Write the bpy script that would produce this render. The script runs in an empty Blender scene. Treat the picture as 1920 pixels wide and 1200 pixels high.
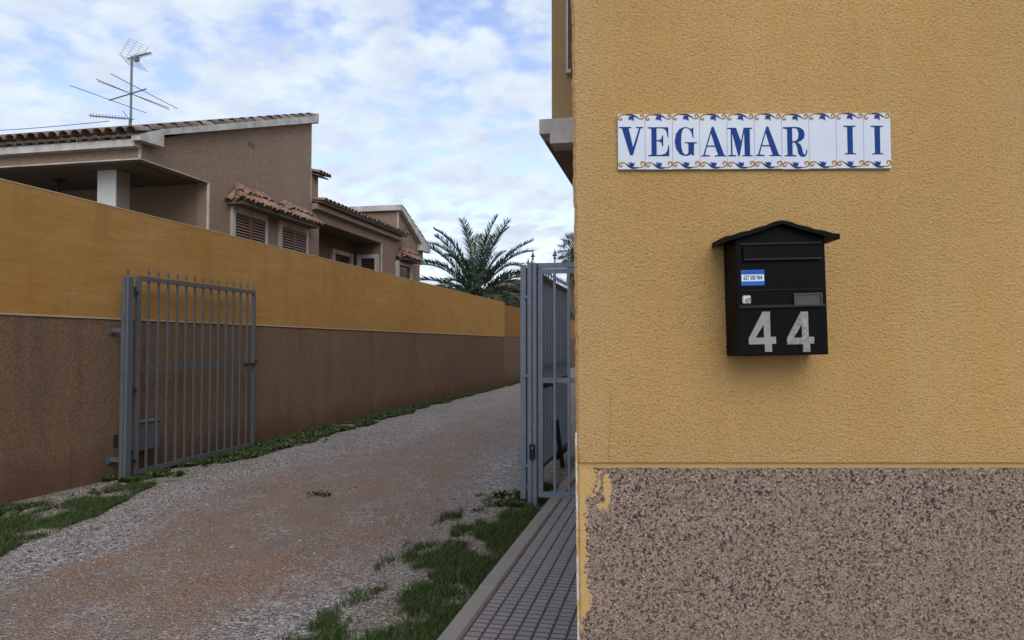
import bpy, math, random
from mathutils import Vector, Matrix, noise as mn
random.seed(7)
sc = bpy.context.scene
COL = sc.collection
R = math.radians

# ------------------------------------------------------------------ camera
# world: X across the alley, Y along the alley (away), Z up; camera stands at the street mouth
F = 1390.0                                   # focal length in pixels of a 1920 wide picture
CAMZ = 1.5
YAW = math.atan(302 / F)
PITCH = math.atan(45 / F)
cam = bpy.data.cameras.new("camera")
cam.sensor_width = 36.0
cam.lens = F / 1920 * 36.0
cam.clip_start = 0.05
cam.clip_end = 2000
camo = bpy.data.objects.new("camera", cam)
camo.location = (0, 0, CAMZ)
camo.rotation_euler = (math.pi / 2 + PITCH, 0, YAW)
COL.objects.link(camo)
sc.camera = camo
CM = camo.rotation_euler.to_matrix()

# ------------------------------------------------------------------ world + sun
SUN_EL, SUN_AZ = R(38), None
sun_dir = Vector((0.42, -0.91, 0)).normalized() * math.cos(SUN_EL) + Vector((0, 0, math.sin(SUN_EL)))
w = bpy.data.worlds.new("World")
sc.world = w
w.use_nodes = True
nt = w.node_tree
nt.nodes.clear()
N = nt.nodes.new
L = nt.links.new
out = N("ShaderNodeOutputWorld")
bg = N("ShaderNodeBackground")
sky = N("ShaderNodeTexSky")
sky.sky_type = 'NISHITA'
sky.sun_disc = False
sky.sun_elevation = SUN_EL
sky.sun_rotation = math.atan2(sun_dir.x, sun_dir.y)
sky.air_density = 1.0
sky.dust_density = 1.0
tc = N("ShaderNodeTexCoord")
sep = N("ShaderNodeSeparateXYZ")
L(tc.outputs["Generated"], sep.inputs[0])
addz = N("ShaderNodeMath"); addz.operation = 'ADD'; addz.inputs[1].default_value = 0.22
mz = N("ShaderNodeMath"); mz.operation = 'MAXIMUM'; mz.inputs[1].default_value = 0.0
L(sep.outputs[2], mz.inputs[0]); L(mz.outputs[0], addz.inputs[0])
dx = N("ShaderNodeMath"); dx.operation = 'DIVIDE'
dy = N("ShaderNodeMath"); dy.operation = 'DIVIDE'
L(sep.outputs[0], dx.inputs[0]); L(addz.outputs[0], dx.inputs[1])
L(sep.outputs[1], dy.inputs[0]); L(addz.outputs[0], dy.inputs[1])
cmb = N("ShaderNodeCombineXYZ")
L(dx.outputs[0], cmb.inputs[0]); L(dy.outputs[0], cmb.inputs[1])


def wnoise(scale, detail, rough, off, dist=0.0):
    n = N("ShaderNodeTexNoise"); n.inputs["Scale"].default_value = scale
    n.inputs["Detail"].default_value = detail; n.inputs["Roughness"].default_value = rough
    n.inputs["Distortion"].default_value = dist
    mp = N("ShaderNodeMapping"); mp.inputs["Location"].default_value = off
    mp.inputs["Rotation"].default_value = (0, 0, 0.6)
    L(cmb.outputs[0], mp.inputs[0]); L(mp.outputs[0], n.inputs["Vector"])
    return n.outputs["Fac"]


def wmath(op, a, b):
    m = N("ShaderNodeMath"); m.operation = op
    for i, v in enumerate((a, b)):
        if isinstance(v, (int, float)): m.inputs[i].default_value = v
        else: L(v, m.inputs[i])
    return m.outputs[0]


n1 = wnoise(5.2, 5, 0.5, (3.1, 1.7, 0), 0.15)
n2 = wnoise(14.0, 4, 0.5, (9.3, 4.1, 0), 0.0)
cl = wmath('ADD', wmath('MULTIPLY', n1, 0.62), wmath('MULTIPLY', n2, 0.38))
rmp = N("ShaderNodeValToRGB")
rmp.color_ramp.interpolation = 'EASE'
rmp.color_ramp.elements[0].position = 0.36; rmp.color_ramp.elements[0].color = (0.05, 0.05, 0.05, 1)
rmp.color_ramp.elements[1].position = 0.56; rmp.color_ramp.elements[1].color = (1, 1, 1, 1)
L(cl, rmp.inputs[0])
skm = N("ShaderNodeMixRGB"); skm.blend_type = 'MULTIPLY'; skm.inputs[0].default_value = 1
L(sky.outputs[0], skm.inputs[1]); skm.inputs[2].default_value = (1.95, 1.72, 1.85, 1)
mix = N("ShaderNodeMixRGB")
L(rmp.outputs[0], mix.inputs[0]); L(skm.outputs[0], mix.inputs[1])
# clouds, in the same physical units as the sky (the Background strength scales both)
n3 = wnoise(6.5, 5, 0.55, (20.3, 8.8, 0))
r3 = N("ShaderNodeValToRGB")
r3.color_ramp.elements[0].position = 0.33; r3.color_ramp.elements[0].color = (5.1, 5.8, 7.2, 1)
r3.color_ramp.elements[1].position = 0.64; r3.color_ramp.elements[1].color = (6.5, 7.3, 8.0, 1)
L(n3, r3.inputs[0]); L(r3.outputs[0], mix.inputs[2])
L(mix.outputs[0], bg.inputs[0])
bg.inputs[1].default_value = 0.12
L(bg.outputs[0], out.inputs[0])

sl = bpy.data.lights.new("sun", 'SUN')
sl.energy = 1.4
sl.angle = R(45)
sl.color = (1.0, 0.95, 0.87)
so = bpy.data.objects.new("sun", sl)
so.rotation_euler = (-sun_dir).to_track_quat('-Z', 'Y').to_euler()
so.location = (0, -5, 12)
COL.objects.link(so)
sc.view_settings.view_transform = 'Standard'
sc.view_settings.look = 'None'
sc.view_settings.exposure = 0.08
sc.view_settings.gamma = 1.0


# ------------------------------------------------------------------ helpers
def ray(px, py):
    return CM @ Vector(((px - 960) / F, -(py - 600) / F, -1))


def hit(px, py, ax, val):
    """world point seen at a photo pixel on the plane ax = val"""
    d = ray(px, py)
    o = Vector((0, 0, CAMZ))
    i = 'xyz'.index(ax)
    return o + d * ((val - o[i]) / d[i])


FR = Vector((math.cos(YAW), math.sin(YAW), 0))
FF = Vector((-math.sin(YAW), math.cos(YAW), 0))


def fhit(px, py, b):
    """(a, z) on a plane parallel to the front wall at forward distance b"""
    d = ray(px, py)
    t = b / d.dot(FF)
    p = Vector((0, 0, CAMZ)) + d * t
    return p.dot(FR), p.z


class MB:
    def __init__(s): s.v = []; s.f = []

    def add(s, vs, fs):
        k = len(s.v); s.v += [tuple(v) for v in vs]; s.f += [tuple(i + k for i in f) for f in fs]; return s

    def box(s, x0, x1, y0, y1, z0, z1):
        vs = [(x, y, z) for z in (z0, z1) for y in (y0, y1) for x in (x0, x1)]
        return s.add(vs, [(0, 2, 3, 1), (4, 5, 7, 6), (0, 1, 5, 4), (2, 6, 7, 3), (0, 4, 6, 2), (1, 3, 7, 5)])

    def bevbox(s, x0, x1, y0, y1, z0, z1, b=0.004):
        """box with chamfered edges"""
        pts = []
        for sx in (0, 1):
            for sy in (0, 1):
                for sz in (0, 1):
                    X = (x0, x1)[sx]; Y = (y0, y1)[sy]; Z = (z0, z1)[sz]
                    ix = X + (b if sx == 0 else -b); iy = Y + (b if sy == 0 else -b); iz = Z + (b if sz == 0 else -b)
                    pts += [(X, iy, iz), (ix, Y, iz), (ix, iy, Z)]
        import bmesh
        bm = bmesh.new()
        for p in pts: bm.verts.new(p)
        r = bmesh.ops.convex_hull(bm, input=bm.verts)
        bmesh.ops.recalc_face_normals(bm, faces=bm.faces)
        bm.verts.index_update()
        s.add([v.co[:] for v in bm.verts], [[v.index for v in f.verts] for f in bm.faces])
        bm.free(); return s

    def prism(s, pts, d):
        """polygon (list of 3D points) extruded by vector d"""
        n = len(pts); d = Vector(d)
        a = [Vector(p) for p in pts]; b = [p + d for p in a]
        fs = [tuple(range(n))[::-1], tuple(range(n, 2 * n))] + [(i, (i + 1) % n, n + (i + 1) % n, n + i) for i in range(n)]
        return s.add(a + b, fs)

    def tube(s, p0, p1, r, n=8, r1=None):
        p0 = Vector(p0); p1 = Vector(p1); r1 = r if r1 is None else r1
        d = (p1 - p0).normalized()
        u = d.orthogonal().normalized(); v = d.cross(u)
        vs = []
        for p, rr in ((p0, r), (p1, r1)):
            for i in range(n):
                a = 2 * math.pi * i / n
                vs.append(p + (u * math.cos(a) + v * math.sin(a)) * rr)
        fs = [(i, (i + 1) % n, n + (i + 1) % n, n + i) for i in range(n)]
        fs += [tuple(range(n))[::-1], tuple(range(n, 2 * n))]
        return s.add(vs, fs)

    def path(s, pts, rs, n=7):
        pts = [Vector(p) for p in pts]
        if isinstance(rs, (int, float)): rs = [rs] * len(pts)
        vs = []; ref = Vector((0.31, 0.2, 0.93))
        for k, p in enumerate(pts):
            d = (pts[min(k + 1, len(pts) - 1)] - pts[max(k - 1, 0)]).normalized()
            u = d.cross(ref).normalized(); v = d.cross(u)
            for i in range(n):
                a = 2 * math.pi * i / n
                vs.append(p + (u * math.cos(a) + v * math.sin(a)) * rs[k])
        fs = []
        for k in range(len(pts) - 1):
            for i in range(n):
                fs.append((k * n + i, k * n + (i + 1) % n, (k + 1) * n + (i + 1) % n, (k + 1) * n + i))
        fs += [tuple(range(n))[::-1], tuple(range((len(pts) - 1) * n, len(pts) * n))]
        return s.add(vs, fs)

    def lathe(s, c, prof, n=10):
        """prof: (radius, z) list around vertical axis through c"""
        c = Vector(c); vs = []
        for r, z in prof:
            for i in range(n):
                a = 2 * math.pi * i / n
                vs.append(c + Vector((r * math.cos(a), r * math.sin(a), z)))
        fs = []
        for k in range(len(prof) - 1):
            for i in range(n):
                fs.append((k * n + i, k * n + (i + 1) % n, (k + 1) * n + (i + 1) % n, (k + 1) * n + i))
        fs += [tuple(range(n))[::-1], tuple(range((len(prof) - 1) * n, len(prof) * n))]
        return s.add(vs, fs)

    def build(s, name, mat, parent=None, smooth=False, loc=None):
        me = bpy.data.meshes.new(name)
        me.from_pydata(s.v, [], s.f)
        me.validate()
        if smooth:
            for p in me.polygons: p.use_smooth = True
        o = bpy.data.objects.new(name, me)
        me.materials.append(mat)
        if parent: o.parent = parent
        if loc is not None: o.location = loc
        COL.objects.link(o)
        return o


def tag(o, label=None, cat=None, group=None, kind=None):
    if label: o['label'] = label
    if cat: o['category'] = cat
    if group: o['group'] = group
    if kind: o['kind'] = kind
    return o


def thing(name, label, cat, loc=(0, 0, 0), rz=0.0, group=None):
    o = bpy.data.objects.new(name, None)
    o.empty_display_size = 0.2
    o.location = loc
    o.rotation_euler = (0, 0, rz)
    COL.objects.link(o)
    return tag(o, label, cat, group)


# ------------------------------------------------------------------ materials
class Mat:
    def __init__(s, name, base=(0.5, 0.5, 0.5), rough=0.85, metal=0.0, spec=0.3):
        s.m = bpy.data.materials.new(name); s.m.use_nodes = True
        s.t = s.m.node_tree
        s.b = s.t.nodes["Principled BSDF"]
        s.b.inputs["Base Color"].default_value = (*base, 1)
        s.b.inputs["Roughness"].default_value = rough
        s.b.inputs["Metallic"].default_value = metal
        s.b.inputs["Specular IOR Level"].default_value = spec
        s.tc = s.t.nodes.new("ShaderNodeTexCoord")
        s.h = None

    def link(s, a, b): s.t.links.new(a, b)

    def vec(s, scale=(1, 1, 1), loc=(0, 0, 0), rot=(0, 0, 0)):
        mp = s.t.nodes.new("ShaderNodeMapping")
        mp.inputs["Scale"].default_value = scale; mp.inputs["Location"].default_value = loc
        mp.inputs["Rotation"].default_value = rot
        s.link(s.tc.outputs["Object"], mp.inputs[0])
        return mp.outputs[0]

    def noise(s, scale, detail=4, rough=0.5, sc3=(1, 1, 1), dist=0.0, loc=(0, 0, 0)):
        n = s.t.nodes.new("ShaderNodeTexNoise")
        n.inputs["Scale"].default_value = scale; n.inputs["Detail"].default_value = detail
        n.inputs["Roughness"].default_value = rough; n.inputs["Distortion"].default_value = dist
        s.link(s.vec(sc3, loc), n.inputs["Vector"])
        return n.outputs["Fac"]

    def voro(s, scale, feature='F1', out="Distance", sc3=(1, 1, 1), loc=(0, 0, 0), rnd=1.0):
        n = s.t.nodes.new("ShaderNodeTexVoronoi"); n.feature = feature
        n.inputs["Scale"].default_value = scale; n.inputs["Randomness"].default_value = rnd
        s.link(s.vec(sc3, loc), n.inputs["Vector"])
        return n.outputs[out]

    def ramp(s, fac, stops, interp='LINEAR'):
        r = s.t.nodes.new("ShaderNodeValToRGB"); cr = r.color_ramp; cr.interpolation = interp
        while len(cr.elements) < len(stops): cr.elements.new(0.5)
        for e, (p, c) in zip(cr.elements, stops):
            e.position = p
            e.color = (c, c, c, 1) if isinstance(c, (int, float)) else (*c, 1)
        s.link(fac, r.inputs[0])
        return r.outputs[0]

    def mix(s, fac, a, b, mode='MIX'):
        m = s.t.nodes.new("ShaderNodeMixRGB"); m.blend_type = mode
        for i, v in enumerate((fac, a, b)):
            if isinstance(v, (int, float)): m.inputs[i].default_value = v if i == 0 else (v, v, v, 1)
            elif isinstance(v, tuple): m.inputs[i].default_value = (*v, 1)
            else: s.link(v, m.inputs[i])
        return m.outputs[0]

    def math(s, op, a, b=0.0, clamp=False):
        m = s.t.nodes.new("ShaderNodeMath"); m.operation = op; m.use_clamp = clamp
        for i, v in enumerate((a, b)):
            if isinstance(v, (int, float)): m.inputs[i].default_value = v
            else: s.link(v, m.inputs[i])
        return m.outputs[0]

    def xyz(s):
        n = s.t.nodes.new("ShaderNodeSeparateXYZ"); s.link(s.tc.outputs["Object"], n.inputs[0])
        return n.outputs

    def island(s):
        return s.t.nodes.new("ShaderNodeNewGeometry").outputs["Random Per Island"]

    def color(s, c): s.link(c, s.b.inputs["Base Color"]); return s

    def rough(s, c): s.link(c, s.b.inputs["Roughness"]); return s

    def bump(s, h, dist=0.01, strength=1.0):
        b = s.t.nodes.new("ShaderNodeBump")
        b.inputs["Distance"].default_value = dist; b.inputs["Strength"].default_value = strength
        s.link(h, b.inputs["Height"])
        if s.h: s.link(s.h, b.inputs["Normal"])
        s.h = b.outputs[0]
        s.link(s.h, s.b.inputs["Normal"])
        return s


# front building stucco: coarse sprayed plaster painted ochre yellow
def front_yellow(name, base=(0.495, 0.312, 0.115), amp=0.0042):
    m = Mat(name, base, 0.9, spec=0.2)
    big = m.noise(1.3, 5, 0.6, loc=(3, 1, 7))
    streak = m.noise(2.2, 4, 0.5, sc3=(3.0, 3.0, 0.35))
    c = m.mix(m.ramp(big, [(0.35, 0.0), (0.7, 1.0)]), tuple(x * 0.93 for x in base), tuple(x * 1.06 for x in base))
    c = m.mix(m.ramp(streak, [(0.4, 0.0), (0.75, 0.22)]), c, (0.56, 0.41, 0.22))
    fine = m.noise(120, 3, 0.55, dist=0.4)
    c = m.mix(m.ramp(fine, [(0.32, 0.5), (0.5, 0.0)]), c, tuple(x * 0.72 for x in base))
    if name == "painted_stucco":
        X, Y, Z = m.xyz()
        cx_ = m.math('SUBTRACT', m.math('ADD', X, m.math('MULTIPLY', m.math('SUBTRACT', m.noise(5, 4, 0.6, loc=(2, 2, 2)), 0.5), 0.12)), 0.0)
        c = m.mix(m.math('MULTIPLY', m.ramp(cx_, [(0.02, 1.0), (0.10, 0.0)]), 0.45), c, (0.50, 0.335, 0.165))
        wl = m.math('ADD', X, m.math('MULTIPLY', m.math('SUBTRACT', m.noise(6, 4, 0.6, loc=(1, 9, 3)), 0.5), 0.03))
        hair = m.math('MULTIPLY', m.math('LESS_THAN', m.math('ABSOLUTE', m.math('SUBTRACT', wl, 0.088)), 0.0011), m.math('LESS_THAN', Z, 1.36))
        c = m.mix(m.math('MULTIPLY', hair, 0.55), c, (0.16, 0.09, 0.035))
        rain = m.noise(1.0, 5, 0.65, sc3=(9.0, 9.0, 0.5), loc=(6, 1, 0))
        c = m.mix(m.ramp(rain, [(0.52, 0.0), (0.8, 0.30)]), c, (0.36, 0.235, 0.10))
        grime = m.math('MULTIPLY', m.ramp(m.math('SUBTRACT', Z, 1.15), [(0.0, 1.0), (0.16, 0.0)]), m.noise(8, 5, 0.7))
        c = m.mix(m.math('MULTIPLY', grime, 0.30), c, (0.33, 0.22, 0.11))
    m.color(c)
    v = m.noise(150, 3, 0.55, dist=0.3)
    h = m.ramp(v, [(0.30, 0.0), (0.48, 0.6), (0.66, 1.0)], 'EASE')
    m.bump(h, amp, 0.85)
    m.bump(m.noise(16, 3, 0.5), 0.006, 0.35)
    return m


M_YEL = front_yellow("painted_stucco").m

m = Mat("moulding_paint", (0.55, 0.33, 0.11), 0.85, spec=0.2)
m.color(m.mix(m.noise(6, 4), (0.42, 0.265, 0.105), (0.50, 0.33, 0.14)))
m.bump(m.noise(40, 3), 0.002, 0.6)
M_MOULD = m.m

# exposed aggregate plinth with the yellow paint slopped over its edge
m = Mat("exposed_aggregate", (0.2, 0.16, 0.14), 0.75, spec=0.3)
X, Y, Z = m.xyz()
cell = m.voro(250, out="Color")
g1 = m.t.nodes.new("ShaderNodeSeparateColor"); m.link(cell, g1.inputs[0])
grain = m.ramp(g1.outputs[0], [(0.0, (0.06, 0.037, 0.03)), (0.15, (0.115, 0.078, 0.065)), (0.34, (0.195, 0.138, 0.108)),
                               (0.62, (0.245, 0.178, 0.14)), (0.87, (0.305, 0.232, 0.182)), (0.98, (0.40, 0.33, 0.27))])
g2 = m.voro(150, out="Color", loc=(4, 4, 4))
g2s = m.t.nodes.new("ShaderNodeSeparateColor"); m.link(g2, g2s.inputs[0])
grain = m.mix(m.ramp(g2s.outputs[1], [(0.84, 0.0), (0.88, 0.9)]), grain, (0.035, 0.018, 0.014))
warm = m.noise(4, 4, 0.6)
grain = m.mix(m.ramp(warm, [(0.4, 0.0), (0.75, 0.35)]), grain, (0.26, 0.19, 0.13))
edge = m.math('ADD', X, m.math('MULTIPLY', m.math('SUBTRACT', m.noise(11, 6, 0.7), 0.5), -0.06))
lim = m.ramp(m.math('MULTIPLY', Z, 1.0), [(0.60, 0.0), (0.72, 0.45), (0.76, 0.9), (0.86, 0.55), (1.0, 0.7)])
gj = m.math('MULTIPLY', m.math('SUBTRACT', g2s.outputs[2], 0.5), 0.016)
msk = m.math('LESS_THAN', m.math('ADD', edge, gj), m.math('MULTIPLY', lim, 0.034))
# two dabs of paint near the top corner
def dab(m, X, Z, cx, cz, rx, rz):
    a = m.math('DIVIDE', m.math('SUBTRACT', m.math('ADD', X, m.math('MULTIPLY', m.math('SUBTRACT', m.noise(60, 5, 0.7), 0.5), 0.02)), cx), rx)
    b = m.math('DIVIDE', m.math('SUBTRACT', m.math('ADD', Z, m.math('MULTIPLY', m.math('SUBTRACT', m.noise(28, 3, 0.6, loc=(5, 5, 5)), 0.5), 0.03)), cz), rz)
    return m.math('LESS_THAN', m.math('ADD', m.math('ADD', m.math('MULTIPLY', a, a), m.math('MULTIPLY', b, b)), m.math('MULTIPLY', m.math('SUBTRACT', g2s.outputs[2], 0.5), 1.3)), 1.0)
msk = m.math('MAXIMUM', msk, dab(m, X, Z, 0.082, 1.09, 0.011, 0.05))
msk = m.math('MAXIMUM', msk, dab(m, X, Z, 0.068, 1.045, 0.019, 0.010))
msk = m.math('MAXIMUM', msk, dab(m, X, Z, 0.02, 1.12, 0.04, 0.045))
m.color(m.mix(m.ramp(msk, [(0.4, 0.0), (0.6, 1.0)]), grain, (0.50, 0.33, 0.13)))
m.bump(m.voro(250), 0.0025, 0.7)
m.bump(m.noise(12, 3), 0.006, 0.3)
M_AGG = m.m

m = Mat("bare_plaster_bead", (0.6, 0.57, 0.5), 0.8)
m.color(m.mix(m.ramp(m.noise(9, 5, 0.7), [(0.45, 0.0), (0.55, 1.0)]), (0.62, 0.60, 0.56), (0.55, 0.37, 0.15)))
M_BEAD = m.m

# alley wall, upper band
m = Mat("ochre_render", (0.4, 0.22, 0.06), 0.9, spec=0.15)
st = m.noise(1.3, 6, 0.65, sc3=(1, 0.8, 3.2))
bl = m.noise(0.8, 4, 0.6, loc=(5, 2, 1), sc3=(1, 0.6, 1.2))
c = m.mix(m.ramp(st, [(0.38, 0.0), (0.66, 1.0)]), (0.42, 0.235, 0.072), (0.47, 0.28, 0.10))
c = m.mix(m.ramp(bl, [(0.40, 0.0), (0.72, 0.55)]), c, (0.40, 0.18, 0.04))
gr = m.noise(2.6, 5, 0.65, sc3=(1, 1.3, 0.4), loc=(8, 8, 8))
c = m.mix(m.ramp(gr, [(0.5, 0.0), (0.8, 0.30)]), c, (0.40, 0.30, 0.14))
dr = m.noise(1.0, 6, 0.7, sc3=(1, 3.5, 0.45), loc=(3, 7, 1))
c = m.mix(m.ramp(dr, [(0.50, 0.0), (0.72, 0.40)]), c, (0.27, 0.135, 0.04))
ed = m.noise(0.45, 4, 0.5, loc=(1, 1, 6))
c = m.mix(m.ramp(ed, [(0.45, 0.0), (0.65, 0.35)]), c, (0.33, 0.20, 0.045))
m.color(c)
X, Y, Z = m.xyz()
m.bump(m.noise(1.0, 5, 0.6, sc3=(3, 2.2, 9)), 0.018, 0.5)
m.bump(m.noise(30, 3), 0.004, 0.5)
M_OCH = m.m

# alley wall, lower band (fine aggregate, damp at the foot)
m = Mat("brown_aggregate_render", (0.2, 0.13, 0.08), 0.9, spec=0.2)
X, Y, Z = m.xyz()
c4 = m.voro(115, out="Color"); s4 = m.t.nodes.new("ShaderNodeSeparateColor"); m.link(c4, s4.inputs[0])
gr = m.ramp(s4.outputs[0], [(0.0, (0.10, 0.062, 0.038)), (0.3, (0.175, 0.112, 0.07)), (0.7, (0.215, 0.142, 0.092)), (1.0, (0.29, 0.205, 0.14))])
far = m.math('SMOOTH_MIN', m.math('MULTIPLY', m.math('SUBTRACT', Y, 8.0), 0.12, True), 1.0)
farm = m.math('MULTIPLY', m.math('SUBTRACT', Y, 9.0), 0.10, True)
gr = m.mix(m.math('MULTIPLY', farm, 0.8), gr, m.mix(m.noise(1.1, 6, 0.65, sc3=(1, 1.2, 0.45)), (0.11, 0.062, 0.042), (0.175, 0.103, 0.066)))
dz = m.math('ADD', Z, m.math('MULTIPLY', m.math('SUBTRACT', m.noise(1.6, 6, 0.65), 0.5), -0.65))
damp = m.ramp(dz, [(0.0, 1.0), (0.20, 0.6), (0.42, 0.0)])
gr = m.mix(m.math('MULTIPLY', damp, 0.8), gr, m.mix(m.noise(5, 5, 0.7), (0.085, 0.045, 0.028), (0.145, 0.08, 0.05)))
vs_ = m.noise(1.0, 6, 0.7, sc3=(1, 4.0, 0.4), loc=(2, 5, 3))
gr = m.mix(m.ramp(vs_, [(0.50, 0.0), (0.75, 0.55)]), gr, (0.085, 0.05, 0.035))
pt = m.noise(1.1, 5, 0.6, loc=(4, 3, 2))
gr = m.mix(m.ramp(pt, [(0.55, 0.0), (0.75, 0.4)]), gr, (0.24, 0.16, 0.09))
m.color(gr)
m.bump(m.voro(115), 0.004, 0.5)
m.bump(m.noise(5, 5), 0.012, 0.35)
M_BROWN = m.m

m = Mat("band_edge_lime", (0.5, 0.42, 0.32), 0.9)
m.color(m.mix(m.noise(3, 5, 0.6), (0.42, 0.27, 0.12), (0.62, 0.52, 0.38)))
M_LIME = m.m

m = Mat("orange_render", (0.35, 0.15, 0.04), 0.9, spec=0.15)
m.color(m.mix(m.noise(1.5, 5, 0.6, sc3=(1, 1, 0.4)), (0.24, 0.115, 0.032), (0.33, 0.17, 0.048)))
m.bump(m.noise(10, 4), 0.01, 0.5)
M_ORG = m.m

# house render
m = Mat("house_render", (0.26, 0.19, 0.145), 0.95, spec=0.1)
c5 = m.voro(60, out="Color"); s5 = m.t.nodes.new("ShaderNodeSeparateColor"); m.link(c5, s5.inputs[0])
g = m.ramp(s5.outputs[0], [(0.0, (0.20, 0.142, 0.10)), (0.35, (0.262, 0.19, 0.138)), (0.8, (0.295, 0.216, 0.158)), (1.0, (0.35, 0.265, 0.20))])
g = m.mix(m.ramp(m.noise(0.9, 6, 0.6, sc3=(1, 1, 0.5)), [(0.4, 0.0), (0.75, 0.5)]), g, (0.225, 0.155, 0.115))
m.color(g)
m.bump(m.voro(45), 0.006, 0.5)
M_HOUSE = m.m

m = Mat("white_trim", (0.5, 0.5, 0.49), 0.8)
m.color(m.mix(m.ramp(m.noise(3.5, 6, 0.7, sc3=(1, 1, 0.6)), [(0.38, 0.0), (0.68, 1.0)]), (0.37, 0.35, 0.32), (0.60, 0.59, 0.57)))
m.bump(m.noise(20, 3), 0.004, 0.4)
M_TRIM = m.m

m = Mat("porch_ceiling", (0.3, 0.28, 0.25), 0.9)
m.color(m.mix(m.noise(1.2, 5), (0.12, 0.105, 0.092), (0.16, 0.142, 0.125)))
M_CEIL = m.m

m = Mat("marble_facing", (0.6, 0.62, 0.62), 0.35, spec=0.5)
m.color(m.mix(m.noise(3, 7, 0.65, dist=1.2), (0.46, 0.46, 0.43), (0.68, 0.70, 0.70)))
M_MARB = m.m


def tilemat(name, cols, dirt=0.5):
    m = Mat(name, cols[0], 0.85, spec=0.2)
    r = m.island()
    st = [(i / (len(cols) - 1), c) for i, c in enumerate(cols)]
    c = m.ramp(r, st)
    d = m.ramp(m.noise(5, 6, 0.7), [(0.42, 0.0), (0.66, dirt)])
    c = m.mix(d, c, (0.10, 0.085, 0.07))
    l = m.ramp(m.noise(11, 5, 0.7, loc=(9, 9, 9)), [(0.55, 0.0), (0.72, 0.6)])
    c = m.mix(l, c, (0.36, 0.33, 0.27))
    m.color(c)
    m.bump(m.noise(30, 4), 0.004, 0.5)
    return m.m


M_TILE = tilemat("weathered_roof_tile", [(0.13, 0.095, 0.075), (0.22, 0.155, 0.12), (0.30, 0.19, 0.13), (0.17, 0.135, 0.115), (0.36, 0.27, 0.20)], 0.9)
M_TILE2 = tilemat("clay_canopy_tile", [(0.33, 0.15, 0.075), (0.20, 0.13, 0.095), (0.38, 0.22, 0.135), (0.28, 0.21, 0.16), (0.36, 0.17, 0.085)], 0.85)
M_TBASE = Mat("tile_underside", (0.14, 0.105, 0.08), 0.95).m

m = Mat("varnished_shutter_wood", (0.16, 0.06, 0.035), 0.55, spec=0.4)
m.color(m.mix(m.noise(6, 4, sc3=(1, 1, 6)), (0.10, 0.035, 0.022), (0.20, 0.075, 0.04)))
M_WOOD = m.m
M_SLAT = Mat("sky_sheen_slat", (0.24, 0.17, 0.145), 0.5, spec=0.4).m  # slat colour lightened to stand in for sky reflected on the louvres
M_DARK = Mat("dark_glass", (0.02, 0.018, 0.018), 0.15, spec=0.5).m
M_IRON = Mat("dark_iron", (0.03, 0.025, 0.03), 0.6).m
M_BLKPL = Mat("black_plastic", (0.012, 0.012, 0.013), 0.4, spec=0.4).m


def galv(name, a, b, metal=0.35, rough=0.5):
    m = Mat(name, a, rough, metal)
    v = m.voro(60, out="Color"); s = m.t.nodes.new("ShaderNodeSeparateColor"); m.link(v, s.inputs[0])
    c = m.mix(m.math('MULTIPLY', s.outputs[0], 0.6), a, b)
    c = m.mix(m.ramp(m.noise(4, 6, 0.7, sc3=(1, 1, 0.5)), [(0.48, 0.0), (0.75, 0.5)]), c, tuple(x * 0.55 for x in a))
    m.color(c)
    m.bump(m.noise(70, 2), 0.001, 0.4)
    return m.m


M_GALV = galv("galvanised_steel_dull", (0.12, 0.138, 0.158), (0.175, 0.195, 0.215))
M_GALV2 = galv("galvanised_steel", (0.19, 0.225, 0.28), (0.27, 0.31, 0.365))
M_RUST = Mat("dark_steel", (0.045, 0.04, 0.038), 0.8).m
M_ANT = Mat("antenna_aluminium", (0.17, 0.18, 0.19), 0.5, 0.3).m

# ------------------------------------------------------------------ ground
m = Mat("gravel_surface", (0.25, 0.22, 0.2), 0.95, spec=0.15)
X, Y, Z = m.xyz()
v1 = m.voro(62, out="Color"); s1 = m.t.nodes.new("ShaderNodeSeparateColor"); m.link(v1, s1.inputs[0])
grey = m.ramp(s1.outputs[0], [(0.0, (0.04, 0.034, 0.035)), (0.22, (0.20, 0.18, 0.178)), (0.6, (0.32, 0.29, 0.283)), (0.88, (0.46, 0.425, 0.405)), (1.0, (0.66, 0.62, 0.58))])
v3 = m.voro(34, out="Color", loc=(8, 1, 2)); s3 = m.t.nodes.new("ShaderNodeSeparateColor"); m.link(v3, s3.inputs[0])
grey = m.mix(m.ramp(s3.outputs[0], [(0.80, 0.0), (0.84, 0.65)]), grey, (0.085, 0.07, 0.068))
grey = m.mix(m.ramp(s3.outputs[1], [(0.90, 0.0), (0.93, 0.6)]), grey, (0.50, 0.465, 0.43))
v2 = m.voro(90, out="Color", loc=(3, 3, 3)); s2 = m.t.nodes.new("ShaderNodeSeparateColor"); m.link(v2, s2.inputs[0])
brn = m.ramp(s2.outputs[1], [(0.0, (0.12, 0.075, 0.052)), (0.4, (0.235, 0.158, 0.115)), (0.85, (0.295, 0.205, 0.152)), (1.0, (0.46, 0.37, 0.30))])
soft = m.mix(m.noise(6, 6, 0.6), (0.20, 0.135, 0.098), (0.26, 0.18, 0.132))
brn = m.mix(0.35, brn, soft)
wob = m.math('MULTIPLY', m.math('SUBTRACT', m.noise(0.55, 5, 0.6, sc3=(1, 0.45, 1)), 0.5), 3.2)
cx = m.math('ABSOLUTE', m.math('ADD', m.math('ADD', X, 3.22), wob))
track = m.ramp(cx, [(0.0, 1.0), (0.80, 0.95), (1.0, 0.5), (0.0, 0.0)][:3])
tm = m.t.nodes.new("ShaderNodeMapRange"); tm.inputs[1].default_value = 0.65; tm.inputs[2].default_value = 1.35
tm.inputs[3].default_value = 1.0; tm.inputs[4].default_value = 0.0
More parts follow.
